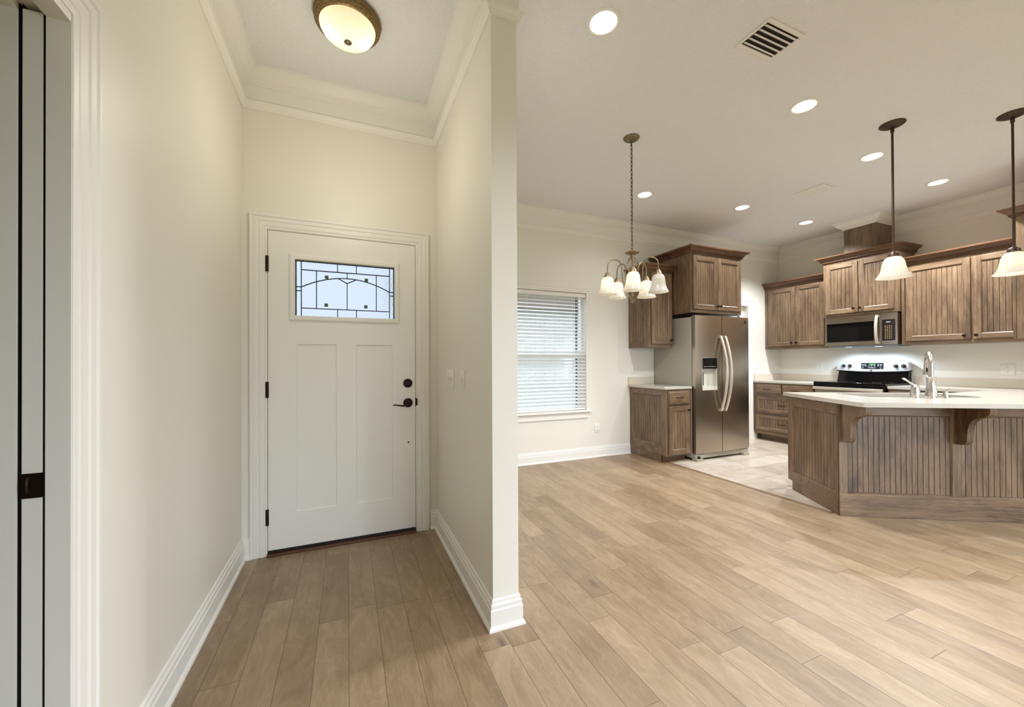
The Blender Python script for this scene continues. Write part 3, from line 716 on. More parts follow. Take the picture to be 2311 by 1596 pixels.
# --- base cabinets on the range wall
t = thing('base_cabinet', 'four-drawer stained wood base cabinet in the corner left of the range', 'cabinet', (5.905, 4.195, 0), RZ)
m = MB(); m.box(0, .004, .10, .85, .613, .882); m.build('body', CAB, t, bevel=.002)
m = MB(); frame(m, 0, .85, .10, .882, .004, .02, .045, .02, .02, .05)
m.mi = 1; m.box(.045, -.016, .684, .83, .004, .722); m.box(.045, -.016, .40, .83, .004, .431); m.mi = 0; m.box(.427, -.016, .72, .442, .004, .87); m.build('face_frame', WCAB, t, bevel=.002)
MB().box(.02, .07, 0, .85, .085, .10).build('toe_kick', CROWNW, t)
slab_drawer(t, .048, .425, .724, .868, -.016, (.225, .792)); slab_drawer(t, .444, .838, .724, .868, -.016, (.635, .790))
cab_door(t, .048, .838, .433, .683, -.016, name='drawer', s=.046, pl=(.43, .558)); cab_door(t, .048, .838, .158, .398, -.016, name='drawer', s=.046, pl=(.43, .277))
t = thing('base_cabinet', 'stained wood base cabinet right of the range, mostly hidden by the peninsula', 'cabinet', (5.905, 2.535, 0), RZ)
m = MB(); m.box(0, .004, .10, 1.32, .613, .882); m.build('body', CAB, t, bevel=.002)
m = MB(); frame(m, 0, 1.32, .10, .882, .004, .02, .03, .03, .02, .05); m.build('face_frame', WCAB, t, bevel=.002)
MB().box(0, .07, 0, 1.32, .085, .10).build('toe_kick', CROWNW, t)
slab_drawer(t, .03, .45, .724, .868, -.016, (.24, .79)); cab_door(t, .03, .45, .15, .71, -.016, kn=(.42, .66))
counter('countertop', 'cream quartz countertop in the corner left of the range', [(5.872, 3.339), (XR, 3.339), (XR, YW), (5.872, YW)], (), [(XR-.02, 3.339, XR, YW), (5.90, YW-.02, XR-.02, YW)])

# --- peninsula
t = thing('kitchen_peninsula', 'stained wood kitchen peninsula with beadboard panels and corbels', 'kitchen island', (P0.x, P0.y, 0), ANG)
m = MB(); m.box(.016, .662, .095, 1.80, .68, .882); m.box(.016, .016, .095, 1.80, .662, .112); m.box(1.784, .016, .112, 1.80, .662, .882); m.build('body', CAB, t)
m = MB(); pz0, pz1 = .176, .790; DE = 1.80
m.mi = 0
for a, b in ((0, .062), (.784, .843), (1.56, DE)): m.box(a, 0, pz0, b, .016, .882)
m.mi = 1; m.box(.062, 0, pz1, .784, .016, .882); m.box(.843, 0, pz1, 1.56, .016, .882); m.box(0, -.004, 0, DE, .016, pz0)
fp = m.build('front_panel', WCAB, t, bevel=.002)
for a, b in ((.062, .784), (.843, 1.56)):
    m = MB(); sticking(m, a, b, pz0, pz1, .0155, .0145); beads(m, a, b, pz0, pz1, .011, .038); m.build('bead_panel', WCAB, fp, smooth=0, recalc=False)
T0 = side_T(.0155, .70)
m = MB(); m.T = T0; frame(m, 0, .70-.0005, .085, .882, 0, .0155, .072, .042, .088, .085); ep = m.build('end_panel', WCAB, t, bevel=.002)
m = MB(); m.T = T0; m.mi = 1; m.box(.068, -.0155, 0, .6995, 0, .0855); m.build('base_board', WCAB, t, bevel=.002)
m = MB(); m.T = T0; sticking(m, .072, .6575, .170, .795, 0, .0145); beads(m, .072, .6575, .170, .795, -.003, .040); m.build('bead_panel', WCAB, ep, smooth=0, recalc=False)
cb = [(0, .882), (.248, .882), (.248, .845), (.240, .828), (.224, .815), (.200, .806), (.170, .798), (.142, .785), (.118, .765), (.102, .738), (.094, .705), (.090, .668), (.088, .632), (.084, .610), (.072, .592), (.052, .583), (.02, .581), (0, .581)]
for d0, lbl in ((.018, 'pale lit corbel at the corner'), (.802, 'brown corbel between the beadboard panels')):
    o = MB().prismX([(-a, z) for a, z in cb], d0, d0+.044).build('corbel', CAB, t, bevel=.002, smooth=30); o['label'] = lbl
def rrect(d0, d1, e0, e1, r, n=6):
    pts = []
    for cx, cy, a in ((d1-r, e0+r, -90), (d1-r, e1-r, 0), (d0+r, e1-r, 90), (d0+r, e0+r, 180)):
        pts += [(cx+r*cos(radians(a+90*i/n)), cy+r*sin(radians(a+90*i/n))) for i in range(n+1)]
    return pts
sinkp = rrect(.36, 1.24, .235, .645, .07)
cd0, ce0 = -.035, -.295
poly = [pe(cd0, ce0+.035), pe(cd0+.012, ce0+.010), pe(cd0+.04, ce0)]
fx = (5.05-3.55+ce0*-.5)  # front edge meets x = 5.05
poly += [pe(1.92, ce0), (5.449, 1.211), (XR, 1.211), (XR, 2.536), (5.872, 2.536), (5.872, 1.752), (5.22, 1.755), pe(1.40, .727), pe(-.015, .727), pe(-.032, .715), pe(cd0, .70)]
o = counter('countertop', 'long cream quartz countertop on the peninsula with the sink', poly, [[pe(*q) for q in reversed(sinkp)]], [(XR-.02, 1.211, XR, 2.536)])
# sink and fittings
t = thing('sink', 'stainless undermount sink in the peninsula counter', 'sink', (P0.x, P0.y, 0), ANG)
rp = rrect(.352, 1.248, .227, .653, .076); bp = rrect(.40, 1.20, .275, .605, .06); n = len(rp)
vs = [(p[0], p[1], .882) for p in rp]+[(p[0], p[1], .882) for p in sinkp]+[(p[0]*.985+.0125, p[1]*.97+.013, .74) for p in sinkp]+[(p[0], p[1], .69) for p in bp]
fs = []
for k in range(3): fs += [(k*n+i, k*n+(i+1) % n, (k+1)*n+(i+1) % n, (k+1)*n+i) for i in range(n)]
fs.append(tuple(range(3*n, 4*n)))
MB().add(vs, fs).build('basin', STEEL, t, recalc=False)
MB().lathe([(.045, .691), (.045, .694), (.02, .692), (0, .692)], 20, (.8, .44, 0)).build('drain', NICKEL, t)
fc = pe(.79, .175); t = thing('faucet', 'brushed nickel gooseneck faucet with side lever behind the sink', 'faucet', (fc[0], fc[1], .9142), ANG)
MB().lathe([(.040, 0), (.040, .006), (.034, .010), (.035, .03), (.035, .055), (.029, .085), (.026, .11), (.027, .14), (.030, .158), (.031, .164), (.026, .168), (0, .168)], 24).build('base', NICKEL, t)
TF = Matrix.Rotation(radians(-32), 4, 'Z'); R_ = .088
pth = [(0, 0, .16), (0, 0, .20), (0, 0, .24), (0, 0, .272)]+[(0, R_-R_*cos(radians(a)), .272+R_*sin(radians(a))) for a in range(12, 169, 12)]+[(0, 2*R_-.002, .262)]
m = MB(); m.T = TF; m.tube(pth, .0165, 14); sp_ = m.build('spout', NICKEL, t)
m = MB(); m.T = TF; m.lathe([(.018, .268), (.0185, .258), (.0175, .256), (.018, .236), (.024, .200), (.027, .184), (.0255, .182), (0, .182)], 20, (0, 2*R_, 0)); so = m.build('spray_head', NICKEL, t)
m = MB(); m.T = TF; m.box(-.007, 2*R_-.0245, .205, .007, 2*R_-.018, .237); m.build('spray_button', BLACKP, so, bevel=.002)
lb = MB().lathe([(.034, 0), (.034, .005), (.029, .009), (.031, .03), (.029, .05), (.0255, .07), (.026, .085), (.022, .098), (.012, .106), (0, .107)], 22, (-.115, 0, 0)).build('lever_base', NICKEL, t)
MB().tube([(-.115+q[0], q[1], q[2]) for q in [(0, .0, .098), (-.012, .004, .108), (-.03, .008, .122), (-.05, .012, .140), (-.068, .016, .152), (-.078, .018, .156)]], [.010, .0095, .008, .0085, .010, .007], 10).build('lever', NICKEL, lb)
sc_ = pe(.90, .185); t = thing('soap_dispenser', 'small brushed nickel soap dispenser right of the faucet', 'soap dispenser', (sc_[0], sc_[1], .9142), ANG)
MB().lathe([(.024, 0), (.024, .004), (.018, .008), (.017, .02), (.014, .035), (.017, .045), (.017, .052), (0, .053)], 18).build('base', NICKEL, t)
MB().tube([(0, 0, .048), (.02, .01, .053), (.045, .022, .066), (.062, .03, .074)], [.006, .0055, .005, .004], 8).build('nozzle', NICKEL, t)

# ------------------------------------------------------------------ refrigerator
t = thing('refrigerator', 'stainless side-by-side refrigerator with water dispenser', 'refrigerator', (3.885, 3.49, 0))
FW = .94
MB().box(.0, .072, .03, FW-.004, .70, 1.765).build('cabinet', STEELV, t, bevel=.006)
m = MB(); m.box(.004, .03, .028, FW-.008, .12, .088); m.box(.0, -.005, .0, .10, .075, .032); m.box(FW-.12, -.005, .0, FW-.02, .075, .032); m.box(.0, .02, .032, .15, .07, .075); m.box(FW-.15, .02, .032, FW-.01, .07, .075); m.build('kick_grille', STEELV, t, bevel=.004)
MB().lathe([(.018, 0), (.018, .02)], 14, (.045, .02, .045), '-y').build('roller', BLACKP, t)
def fdoor(x0, x1, hole=None):
    n = 14; mb = MB(); z0, z1 = .092, 1.780
    def yf(x): u = (x-FW/2)/(FW/2); return .016*u*u
    xs = sorted({x0+(x1-x0)*i/n for i in range(n+1)}|({hole[0], hole[1]} if hole else set())); zs = sorted({z0, z1}|({hole[2], hole[3]} if hole else set()))
    xs = [x for i, x in enumerate(xs) if i == 0 or x-xs[i-1] > .004 or (hole and x in hole)]
    for i in range(len(xs)-1):
        a, b = xs[i], xs[i+1]
        for j in range(len(zs)-1):
            if hole and hole[0]-1e-6 <= a and b <= hole[1]+1e-6 and zs[j] == hole[2]: continue
            mb.add([(a, yf(a), zs[j]), (b, yf(b), zs[j]), (b, yf(b), zs[j+1]), (a, yf(a), zs[j+1])], [(0, 1, 2, 3)])
        for z, f in ((z0, (3, 2, 1, 0)), (z1, (0, 1, 2, 3))): mb.add([(a, yf(a), z), (b, yf(b), z), (b, .062, z), (a, .062, z)], [f])
    for x, f in ((x0, (3, 2, 1, 0)), (x1, (0, 1, 2, 3))): mb.add([(x, yf(x), z0), (x, .062, z0), (x, .062, z1), (x, yf(x), z1)], [f])
    mb.add([(x0, .062, z0), (x1, .062, z0), (x1, .062, z1), (x0, .062, z1)], [(3, 2, 1, 0)])
    return mb
HO = (.100, .352, .862, 1.262)
dl = fdoor(0, .430, HO).build('door', STEEL, t, recalc=False, smooth=30); dr = fdoor(.438, FW).build('door', STEEL, t, recalc=False, smooth=30)
MB().box(.428, .03, .10, .440, .066, 1.77).build('door_gap', DARKGREY, t)
MB().box(.004, .060, .09, .008, .074, 1.77).build('gasket', DARKGREY, t)
m = MB(); m.box(HO[0], .055, HO[2], HO[1], .060, HO[3]); m.box(HO[0], .005, HO[2], HO[0]+.006, .06, HO[3]); m.box(HO[1]-.006, .003, HO[2], HO[1], .06, HO[3]); m.box(HO[0], .0, HO[2], HO[1], .06, HO[2]+.045); m.box(HO[0], .005, HO[3]-.006, HO[1], .06, HO[3])
rec = m.build('dispenser_recess', plain('dispenser_grey', srgb(206, 202, 190), .35), dl)
MB().box(HO[0]+.003, -.003, 1.125, HO[1]-.003, .045, HO[3]-.003).build('dispenser_panel', BLACKG, dl, bevel=.006)
m = MB()
for k in range(6): m.box(.125+k*.034, -.0042, 1.150, .125+k*.034+.018, -.002, 1.154)
m.build('button_marks', PLASTIC, dl, smooth=0)
MB().box(HO[0]+.012, .015, .92, HO[0]+.036, .055, 1.08).build('dispenser_paddle', BLACKP, dl, bevel=.003)
def fhandle(x, par):
    p = []
    for i in range(25):
        u = i/24; z = .60+.93*u; b = .085*(1-(2*u-1)**2)
        p.append((x, -.012-b, z))
    m = MB(); w = .0155
    vs = []; 
    for q in p: vs += [(q[0]-w, q[1]-.011, q[2]), (q[0]+w, q[1]-.011, q[2]), (q[0]+w, q[1]+.008, q[2]), (q[0]-w, q[1]+.008, q[2])]
    fs = [tuple((3, 2, 1, 0)), tuple(range(96, 100))]
    for i in range(24): fs += [(i*4+k, i*4+(k+1) % 4, i*4+4+(k+1) % 4, i*4+4+k) for k in range(4)]
    m.add(vs, fs); m.box(x-w, -.02, .595, x+w, .004, .625); m.box(x-w, -.02, 1.505, x+w, .004, 1.535)
    return m.build('handle', HSTEEL, par, bevel=.003)
fhandle(.402, dl); fhandle(.478, dr)
m = MB(); m.box(.868, .006, 1.700, .882, .0125, 1.742); eo = m.build('emblem', BLACKP, dr)
m = MB(); m.box(.870, .004, 1.722, .880, .008, 1.725); m.box(.870, .004, 1.705, .873, .008, 1.738); m.box(.876, .004, 1.708, .880, .008, 1.716); m.build('emblem_mark', NICKEL, eo, smooth=0)

# ------------------------------------------------------------------ range
t = thing('range', 'stainless electric range with black glass cooktop', 'stove', (5.90, 3.335, 0), RZ)
RW = .778
MB().box(.004, .03, .02, RW-.004, .60, .915).build('body', BLACKP, t, bevel=.003)
MB().prismX([(-.016, .905), (-.02, .93), (-.012, .937), (.50, .937), (.50, .915), (-.012, .902)], 0, RW).build('cooktop', BLACKG, t, bevel=.003)
for x, y, r in ((.2, .13, .10), (.58, .13, .085), (.2, .37, .075), (.58, .37, .10)):
    MB().lathe([(r, .9372), (r, .9378), (r-.004, .9378), (r-.004, .9372)], 32, (x, y, 0), cap=False).build('burner_ring', plain('burner_grey', srgb(60, 60, 62), .3) if x == .2 and y == .13 else bpy.data.materials['burner_grey'], t)
MB().box(.004, -.012, .845, RW-.004, .03, .902).build('vent_trim', BLACKG, t, bevel=.003)
od = MB().box(.006, -.006, .215, RW-.006, .03, .842).build('oven_door', STEEL, t, bevel=.004)
MB().box(.12, -.009, .36, RW-.12, 0, .68).build('oven_window', BLACKG, od, bevel=.003)
m = MB(); m.box(.012, -.062, .838, RW-.012, -.038, .872); m.box(.03, -.05, .842, .06, 0, .868); m.box(RW-.06, -.05, .842, RW-.03, 0, .868); m.build('oven_handle', HSTEEL, od, bevel=.005)
MB().box(.006, -.004, .05, RW-.006, .03, .205).build('storage_drawer', STEEL, t, bevel=.004)
MB().prismX([(.50, .935), (.545, 1.09), (.60, 1.10), (.60, .935)], .012, RW-.012).build('backguard', BLACKG, t, bevel=.003)
K = 16; topz = [(RW*i/K, 1.198+.016*(1-(2*i/K-1)**2)) for i in range(K+1)]; botz = [(RW*i/K, 1.088-.018*(1-(2*i/K-1)**2)) for i in range(K+1)]
m = MB(); pol = botz+[(RW-.006, 1.19)]+list(reversed(topz))[1:-1]+[(.006, 1.19)]
ck = m.prismY(pol, .515, .598).build('control_panel', steel('panel_steel', srgb(212, 216, 222), .38, 'h', .35), t, bevel=.004)
MB().prismY([(x, z-.012) for x, z in botz]+[(x, z+.004) for x, z in reversed(botz)], .520, .59).build('panel_lip', BLACKP, ck)
for kx in (.085, .159, .652, .728):
    kb = MB().lathe([(.024, 0), (.024, .003), (.019, .005), (.017, .022), (0, .023)], 20, (kx, .515, 1.146), '-y').build('knob', BLACKP, ck)
    MB().box(kx-.003, .489, 1.130, kx+.003, .495, 1.166).build('knob_grip', NICKEL, kb, bevel=.001)
dp = MB().box(.288, .510, 1.107, .528, .517, 1.187).build('display', plain('display_navy', srgb(20, 26, 34), .25), ck, bevel=.003)
GREEN = glow('clock_green', (.35, 1, .25, 1), 1.2); CYAN = glow('display_white', (.8, .95, 1, 1), 1.2)
m = MB()
for i in range(4):
    xx = .383+i*.017; m.box(xx, .5085, 1.160, xx+.003, .511, 1.174); m.box(xx+.008, .5085, 1.160, xx+.011, .511, 1.174); m.box(xx, .5085, 1.171, xx+.011, .511, 1.174); m.box(xx, .5085, 1.160, xx+.011, .511, 1.163)
m.build('clock_digits', GREEN, dp, smooth=0)
m = MB()
for rr, zz in ((.310, 1.165), (.335, 1.165), (.310, 1.147), (.338, 1.147), (.310, 1.120), (.375, 1.122), (.395, 1.122), (.415, 1.122), (.440, 1.122), (.375, 1.147), (.405, 1.147), (.435, 1.147), (.475, 1.165), (.503, 1.165), (.475, 1.147), (.503, 1.147), (.500, 1.120)): m.box(rr-.008, .5088, zz-.0025, rr+.008, .511, zz+.0025)
m.build('button_marks', PLASTIC, dp, smooth=0)
m = MB(); m.box(.386, .513, 1.078, .406, .516, 1.095); lg = m.build('emblem', BLACKP, ck)
m = MB(); m.box(.388, .5115, 1.090, .398, .514, 1.092); m.box(.391, .5115, 1.085, .404, .514, 1.087); m.box(.388, .5115, 1.080, .398, .514, 1.082); m.build('emblem_mark', NICKEL, lg, smooth=0)

# ------------------------------------------------------------------ microwave
t = thing('microwave', 'stainless over-the-range microwave with dark glass door', 'microwave', (6.115, 3.317, 0), RZ)
MW = .777
MB().box(.003, .03, 1.415, MW-.003, .40, 1.806).build('body', plain('microwave_brown', srgb(56, 36, 28), .45), t, bevel=.003)
m = MB(); wall_rects(m, 'x', 0, .617, 0, .032, [(.020, .553, 1.463, 1.722)], 1.418, 1.806); mdo = m.build('door', STEEL, t, smooth=0, recalc=False); merge(mdo)
MB().box(.018, .006, 1.461, .556, .03, 1.724).build('window', BLACKG, mdo)
m = MB(); m.casing(.022, .551, 1.720, 1.465, [(0, .002), (-.003, .002), (-.003, -.004), (0, -.004)], lambda a, z, o: (a, -o, z), full=True); m.build('window_bead', NICKEL, mdo)
m = MB(); wall_rects(m, 'x', .620, MW, 0, .032, [(.628, .757, 1.463, 1.722)], 1.418, 1.806); cpo = m.build('control_panel', STEEL, t, smooth=0, recalc=False); merge(cpo)
MB().box(.626, .003, 1.461, .759, .03, 1.724).build('keypad', plain('keypad_brown', srgb(30, 20, 16), .2), cpo)
m = MB()
for i in range(4):
    xx = .668+i*.011; m.box(xx, .0015, 1.687, xx+.007, .004, 1.697)
m.build('clock_digits', CYAN, cpo, smooth=0)
m = MB()
for r_ in range(9):
    for c_ in range(4): m.box(.655+c_*.020, .0018, 1.640-r_*.019, .655+c_*.020+(.010 if c_ < 3 else .007), .004, 1.640-r_*.019+.007)
m.build('button_marks', plain('button_gold', srgb(168, 150, 104), .4), cpo, smooth=0)
hp = [(.583, -.012-.030*(1-(2*i/16-1)**2), 1.43+.355*i/16) for i in range(17)]
m = MB(); vs = []
for q in hp: vs += [(q[0]-.014, q[1]-.006, q[2]), (q[0]+.014, q[1]-.006, q[2]), (q[0]+.014, q[1]+.008, q[2]), (q[0]-.014, q[1]+.008, q[2])]
fs = [(3, 2, 1, 0), tuple(range(64, 68))]
for i in range(16): fs += [(i*4+k, i*4+(k+1) % 4, i*4+4+(k+1) % 4, i*4+4+k) for k in range(4)]
m.add(vs, fs); m.box(.570, -.014, 1.43, .596, .002, 1.452); m.box(.570, -.014, 1.763, .596, .002, 1.785); m.build('handle', HSTEEL, mdo, bevel=.003)
MB().box(.345, -.003, 1.755, .440, .001, 1.769).build('badge', plain('badge_brown', srgb(120, 96, 70), .3, metal=.8), mdo, bevel=.001)
MB().prismX([(.02, 1.415), (.06, 1.400), (.36, 1.400), (.40, 1.415)], .02, MW-.02).build('vent_base', plain('vent_grey', srgb(120, 122, 124), .5), t)
LC = glow('lamp_cool', (.72, .86, 1, 1), 2.5)
for xx in (.22, .54):
    MB().box(xx-.03, .10, 1.3975, xx+.03, .14, 1.4005).build('cooktop_lamp', LC, t, smooth=0); lamp(t, (xx, .12, 1.392), 17, (.70, .85, 1), radians(160), .5, .03)

# ------------------------------------------------------------------ outlets and switches (local: plate in x-z, faces -y)
def outlet(name, label, loc, rz, kind='outlet', gangs=1, w=.072, h=.116):
    o = thing(name, label, 'outlet' if kind == 'outlet' else 'light switch', loc, rz)
    W = w+(gangs-1)*.046
    MB().prismX([(0, -h/2), (-.004, -h/2), (-.0065, -h/2+.004), (-.0065, h/2-.004), (-.004, h/2), (0, h/2)], -W/2, W/2).build('plate', PLASTIC, o, bevel=.0015)
    for g in range(gangs):
        gx = (g-(gangs-1)/2)*.046
        if kind == 'outlet':
            for zz in (.020, -.020):
                r = MB().box(gx-.0165, -.0085, zz-.014, gx+.0165, -.005, zz+.014).build('receptacle', PLASTIC, o, bevel=.003)
                m = MB(); m.box(gx-.0075, -.0088, zz-.001, gx-.0055, -.008, zz+.008); m.box(gx+.0055, -.0088, zz-.001, gx+.0075, -.008, zz+.008); m.lathe([(.0025, 0), (.0025, .0006)], 8, (gx, -.0082, zz-.007), '-y'); m.build('slots', SLOT, r, smooth=0)
        else:
            MB().prismX([(-.006, -.010), (-.0075, -.010), (-.016, .004), (-.013, .008), (-.006, .010)], gx-.0045, gx+.0045).build('toggle', PLASTIC, o, bevel=.001)
            m = MB()
            for q in ((gx-.0055, -.012, gx-.0045, .012), (gx+.0045, -.012, gx+.0055, .012)): m.box(q[0], -.0068, q[1], q[2], -.0062, q[3])
            m.build('toggle_slot', SLOT, o, smooth=0)
            m = MB()
            for zz in (.03, -.03): m.lathe([(.003, 0), (.003, .001), (0, .0015)], 8, (gx, -.0064, zz), '-y')
            m.build('screws', WHITEM, o)
    return o
outlet('wall_outlet', 'white outlet low on the wall right of the window', (2.943, YW, .365), 0)
outlet('wall_outlet', 'white outlet above the small counter beside the refrigerator', (3.537, YW, 1.110), 0)
outlet('wall_outlet', 'white outlet on the backsplash wall left of the range', (XR, 3.609, 1.122), RZ, w=.085, h=.125)
outlet('wall_outlet', 'white outlet on the backsplash wall right of the faucet', (XR, 1.80, 1.115), RZ, w=.10, h=.125)
outlet('light_switch', 'white switch on the wall between the pantry door and corner cabinet', (5.925, YW, 1.10), 0, 'switch')
outlet('light_switch', 'triple white switch plate on the dividing wall near the front door', (XP, 2.451, 1.112), RZ+0, 'switch', 3, .088)
outlet('light_switch', 'single white switch plate on the dividing wall, nearer the camera', (XP, 2.161, 1.115), RZ+0, 'switch', 1, .078)

# ------------------------------------------------------------------ ceiling fittings
CANM = plain('can_reflector', (.85, .83, .79, 1), .4)
LED = glow('led_lens', WARMW, 9)
CAN_W, CAN_C = 96, (.95, .97, 1)
LIVING_FILL = [(1.28, .05), (3.03, .05), (4.7, -.2), (1.28, -1.7), (3.03, -1.7), (4.7, -1.7)]  # unseen cans behind the camera, added to brighten the plank floor
r0 = thing('recessed_light', '', 'recessed light', (CANS[0][0], CANS[0][1], H), group='recessed ceiling lights')
MB().lathe([(RC, .0005), (RC, -.005), (.080, -.009), (.092, -.006), (.096, 0)], 40, cap=False).build('trim_ring', WHITEM, r0)
MB().lathe([(RC-.0005, -.002), (.066, .012), (.060, .03), (.056, .075), (0, .076)], 40, cap=False).build('can', CANM, r0, recalc=False)
MB().lathe([(0, .032), (.030, .033), (.044, .038), (.046, .046)], 32, cap=False).build('lamp', LED, r0)
bl_ = bpy.data.lights.new('can_beam', 'SPOT'); bl_.energy = CAN_W*.7; bl_.color = CAN_C; bl_.spot_size = radians(140); bl_.spot_blend = .6; bl_.shadow_soft_size = .045
bo_ = bpy.data.objects.new('can_beam', bl_); COL.objects.link(bo_); bo_.parent = r0; bo_.location = (0, 0, -.004)
CL = ['recessed ceiling light nearest the dividing wall, left of the square vent', 'recessed ceiling light between the square vent and the left pendant', 'recessed ceiling light just left of the left pendant rod', 'recessed ceiling light between the two pendant rods',
      'recessed ceiling light right of the chandelier chain', 'recessed ceiling light above the refrigerator cabinet', 'recessed ceiling light above the wall corner cabinets, smallest of all']
r0['label'] = CL[0]
for c, lb in list(zip(CANS, CL))[1:]: dup(r0, (c[0], c[1], H), lb, None, {1.764: 1.6, 1.969: .65, 1.994: 3.0, 3.375: .12, 3.216: .7, 3.245: 2.2}[c[1]])

LL = ['unseen recessed light added to brighten the floor, '+s for s in ('front left', 'front middle', 'front right', 'rear left', 'rear middle', 'rear right')]
for c in LIVING_FILL: dup(r0, (c[0], c[1], H-.012), LL.pop(0), None, .95)
t = thing('ceiling_light', 'flush dome light with bronze rim on the entry ceiling', 'ceiling light', (.004, 2.245, H))
MB().lathe([(.160, 0), (.166, -.006), (.168, -.018), (.160, -.030), (.164, -.038), (.158, -.048), (.148, -.054), (.140, -.056), (.136, -.05)], 56, cap=False).build('rim', BRASS, t)
MB().lathe([(.139, -.05), (.136, -.066), (.126, -.084), (.108, -.101), (.084, -.114), (.055, -.123), (.025, -.127), (.004, -.1275)], 56, cap=False).build('dome', ALAB, t)
MB().lathe([(.006, -.122), (.018, -.127), (.019, -.131), (.014, -.135), (.006, -.138), (0, -.139)], 24).build('finial', aged('finial_pewter', srgb(92, 84, 68), srgb(120, 110, 90)), t)
BULB = glow('bulb_warm', (1, .88, .68, 1), 14)
for sx in (-.066, .066):
    MB().lathe([(0, -.026), (.016, -.022), (.024, -.010), (.024, .004), (.014, .018), (.012, .03), (0, .03)], 16, (sx, .0, -.062)).build('bulb', BULB, t)
MB().lathe([(0, -.004), (.13, -.003), (.13, 0)], 40).build('pan', WHITEM, t)

point(t, (0, 0, -.70), 5.0, (1, .92, .77), .07)  # extra unseen light added in mid-air below the dome to brighten the entry
def register(name, label, c, sx, sy, ns, alongx, tilt, ang=35):
    o = thing(name, label, 'air vent', (c[0], c[1], H))
    ox, oy = (sx-.036 if alongx else sx-.05), (sy-.05 if alongx else sy-.036)
    m = MB(); w = ((-sx/2, -sy/2, sx/2, -oy/2), (-sx/2, oy/2, sx/2, sy/2), (-sx/2, -oy/2, -ox/2, oy/2), (ox/2, -oy/2, sx/2, oy/2))
    for q in w: m.box(q[0], q[1], -.008, q[2], q[3], -.0005)
    m.build('frame', WHITEM, o, bevel=.003)
    MB().box(-ox/2, -oy/2, -.0035, ox/2, oy/2, -.001).build('duct_opening', plain(name+'_dark', srgb(46, 40, 34), .8) if name+'_dark' not in bpy.data.materials else bpy.data.materials[name+'_dark'], o, smooth=0)
    L = oy if alongx else ox
    for i in range(ns):
        p = -L/2+L*(i+.5)/ns; a = radians(ang); hw = L/ns*.42; dz = .010
        m = MB()
        if alongx: m.add([(-ox/2, p-hw*.9, -.004-dz), (ox/2, p-hw*.9, -.004-dz), (ox/2, p+hw*.35, -.0075), (-ox/2, p+hw*.35, -.0075), (-ox/2, p-hw*.9+.001, -.0028-dz), (ox/2, p-hw*.9+.001, -.0028-dz), (ox/2, p+hw*.35+.001, -.0063), (-ox/2, p+hw*.35+.001, -.0063)], [(0, 1, 2, 3), (7, 6, 5, 4), (0, 4, 5, 1), (1, 5, 6, 2), (2, 6, 7, 3), (3, 7, 4, 0)])
        else: m.add([(p-hw, -oy/2, -.005), (p-hw, oy/2, -.005), (p+hw*.5, oy/2, -.005-dz), (p+hw*.5, -oy/2, -.005-dz), (p-hw+.002, -oy/2, -.004), (p-hw+.002, oy/2, -.004), (p+hw*.5+.002, oy/2, -.004-dz), (p+hw*.5+.002, -oy/2, -.004-dz)], [(0, 1, 2, 3), (7, 6, 5, 4), (0, 4, 5, 1), (1, 5, 6, 2), (2, 6, 7, 3), (3, 7, 4, 0)])
        m.build('louver', WHITEM, o, smooth=0)
    return o
register('air_vent', 'square louvred vent on the ceiling nearest the camera', (2.226, 1.475), .298, .205, 5, True, 0)
register('air_vent', 'long narrow white vent on the ceiling above the kitchen', (4.625, 2.593), .205, .315, 4, False, 0)

# ------------------------------------------------------------------ pendants
PBULB = glow('bulb_pendant', WARM, 7)
t = thing('pendant_light', 'left bell pendant light on a bronze rod over the peninsula', 'pendant light', (3.90, 1.640, H), group='pendants over the peninsula')
MB().lathe([(.078, 0), (.078, -.006), (.066, -.014), (.058, -.016), (.040, -.024), (.014, -.028), (0, -.028)], 36).build('canopy', DBRONZE, t)
m = MB(); m.lathe([(.0075, -.02), (.0075, -1.0)], 12); m.lathe([(.010, -.026), (.012, -.03), (.012, -.06), (.010, -.065)], 12); m.build('rod', DBRONZE, t)
MB().lathe([(.010, -.985), (.013, -.995), (.030, -1.006), (.034, -1.016), (.036, -1.034), (.030, -1.036)], 24).build('shade_holder', DBRONZE, t)
sh = MB().lathe([(.030, -1.030), (.044, -1.038), (.058, -1.056), (.066, -1.082), (.071, -1.112), (.078, -1.142), (.088, -1.166), (.098, -1.180), (.106, -1.188), (.108, -1.194), (.104, -1.192)], 48, cap=False).build('shade', ALABW, t)
MB().lathe([(0, -1.150), (.018, -1.144), (.028, -1.128), (.028, -1.112), (.016, -1.09), (.013, -1.05), (0, -1.05)], 18).build('bulb', PBULB, t)
lamp(t, (0, 0, -1.20), 14, (1, .93, .82), radians(150), .5, .04)
dup(t, (4.575, 1.228, H), 'right bell pendant light cut by the right edge of the view')

# ------------------------------------------------------------------ chandelier
CX_, CY_ = 2.146, 2.56
t = thing('chandelier', 'five-arm pewter chandelier with white bell shades over the dining area', 'chandelier', (CX_, CY_, H))
MB().lathe([(.063, 0), (.064, -.006), (.058, -.014), (.040, -.022), (.012, -.027), (0, -.027)], 32).build('canopy', PEWTER, t)
m = MB(); nl = 27; zt_, zb_ = -.028, -.945; ll = (zt_-zb_)/nl
for i in range(nl):
    zc = zt_-ll*(i+.5); q = []
    for k in range(14):
        a = 2*pi*k/14; u = .0085*cos(a); v = (ll*.5+.005)*sin(a); q.append((u, 0, zc+v) if i % 2 else (0, u, zc+v))
    m.tube(q, .0021, 6, closed=True)
m.tube([(.003*sin(i*.9), .004*cos(i*.7), zt_-(zt_-zb_)*i/24) for i in range(25)], .0016, 6)
m.build('chain', DBRONZE, t)
HB = -.945
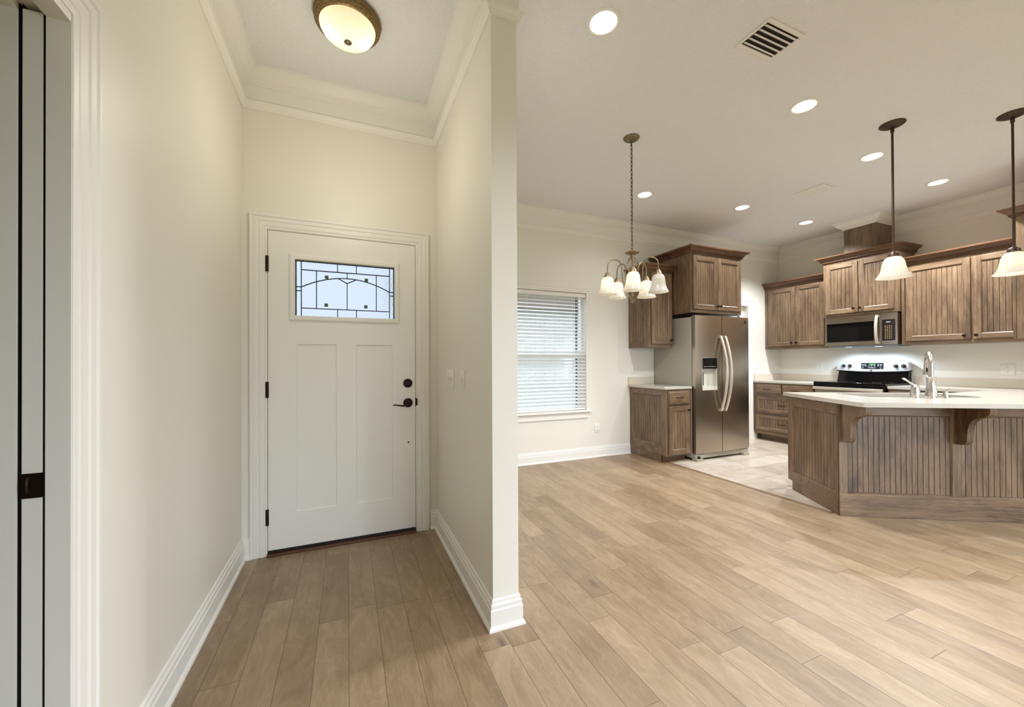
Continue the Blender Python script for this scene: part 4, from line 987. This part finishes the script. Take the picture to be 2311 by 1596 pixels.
m = MB(); m.lathe([(.012, HB+.012), (.056, HB+.004), (.058, HB), (.050, HB-.006), (.020, HB-.016), (.014, HB-.03), (.010, HB-.04)], 32); m.lathe([(.006, HB), (.006, -1.30), (.010, -1.305), (.0, -1.31)], 10); m.build('hub', PEWTER, t)
m = MB()
for k in range(5):
    q = [((.010+.040*sin(pi*u/12)**.9)*cos(2*pi*k/5+u/12*2.2), (.010+.040*sin(pi*u/12)**.9)*sin(2*pi*k/5+u/12*2.2), HB-.03-.145*u/12) for u in range(13)]; m.tube(q, .0032, 6)
m.build('upper_cage', PEWTER, t)
m = MB()
for k in range(5):
    q = [((.006+.036*sin(pi*u/12)**.9)*cos(2*pi*k/5+u/12*2.6), (.006+.036*sin(pi*u/12)**.9)*sin(2*pi*k/5+u/12*2.6), -1.215-.115*u/12) for u in range(13)]; m.tube(q, .0030, 6)
m.lathe([(.020, -1.328), (.020, -1.334), (.010, -1.340), (.012, -1.350), (.006, -1.360), (0, -1.364)], 16); m.lathe([(.014, -1.21), (.024, -1.20), (.014, -1.17)], 16); m.build('lower_cage', PEWTER, t)
CB = glow('bulb_chandelier', WARM, 8)
RA = .205
for k in range(5):
    th = radians(232+72*k)
    Tk = Matrix.Rotation(th, 4, 'Z')
    q = [(.012, 0, -1.195), (.035, 0, -1.208), (.062, 0, -1.200), (.080, 0, -1.170), (.084, 0, -1.12), (.086, 0, -1.075)]
    c0, rr = (.086+RA)/2, (RA-.086)/2
    q += [(c0-rr*cos(radians(a)), 0, -1.062+rr*sin(radians(a))) for a in range(15, 180, 15)]+[(RA, 0, -1.075), (RA, 0, -1.115)]
    m = MB(); m.T = Tk; m.tube(q, .0046, 8); ar = m.build('arm', PEWTER, t)
    m = MB(); m.T = Tk; m.lathe([(.008, -1.105), (.014, -1.112), (.022, -1.128), (.028, -1.140), (.030, -1.150), (.024, -1.152)], 20, (RA, 0, 0)); m.build('shade_holder', PEWTER, ar)
    m = MB(); m.T = Tk; m.lathe([(.026, -1.146), (.038, -1.153), (.048, -1.172), (.052, -1.200), (.055, -1.228), (.061, -1.252), (.070, -1.272), (.077, -1.284), (.078, -1.288), (.075, -1.287)], 36, (RA, 0, 0), cap=False)
    so = m.build('shade', ALABW, t)
    if k != 1:
        m = MB(); m.T = Tk; m.lathe([(0, -1.258), (.014, -1.252), (.022, -1.238), (.022, -1.222), (.013, -1.20), (.011, -1.16), (0, -1.16)], 14, (RA, 0, 0)); m.build('bulb', CB, so); lamp(t, (RA*cos(th), RA*sin(th), -1.292), 2.6, (1, .93, .82), radians(150), .5, .03)
    else: so['label'] = 'unlit white shade'
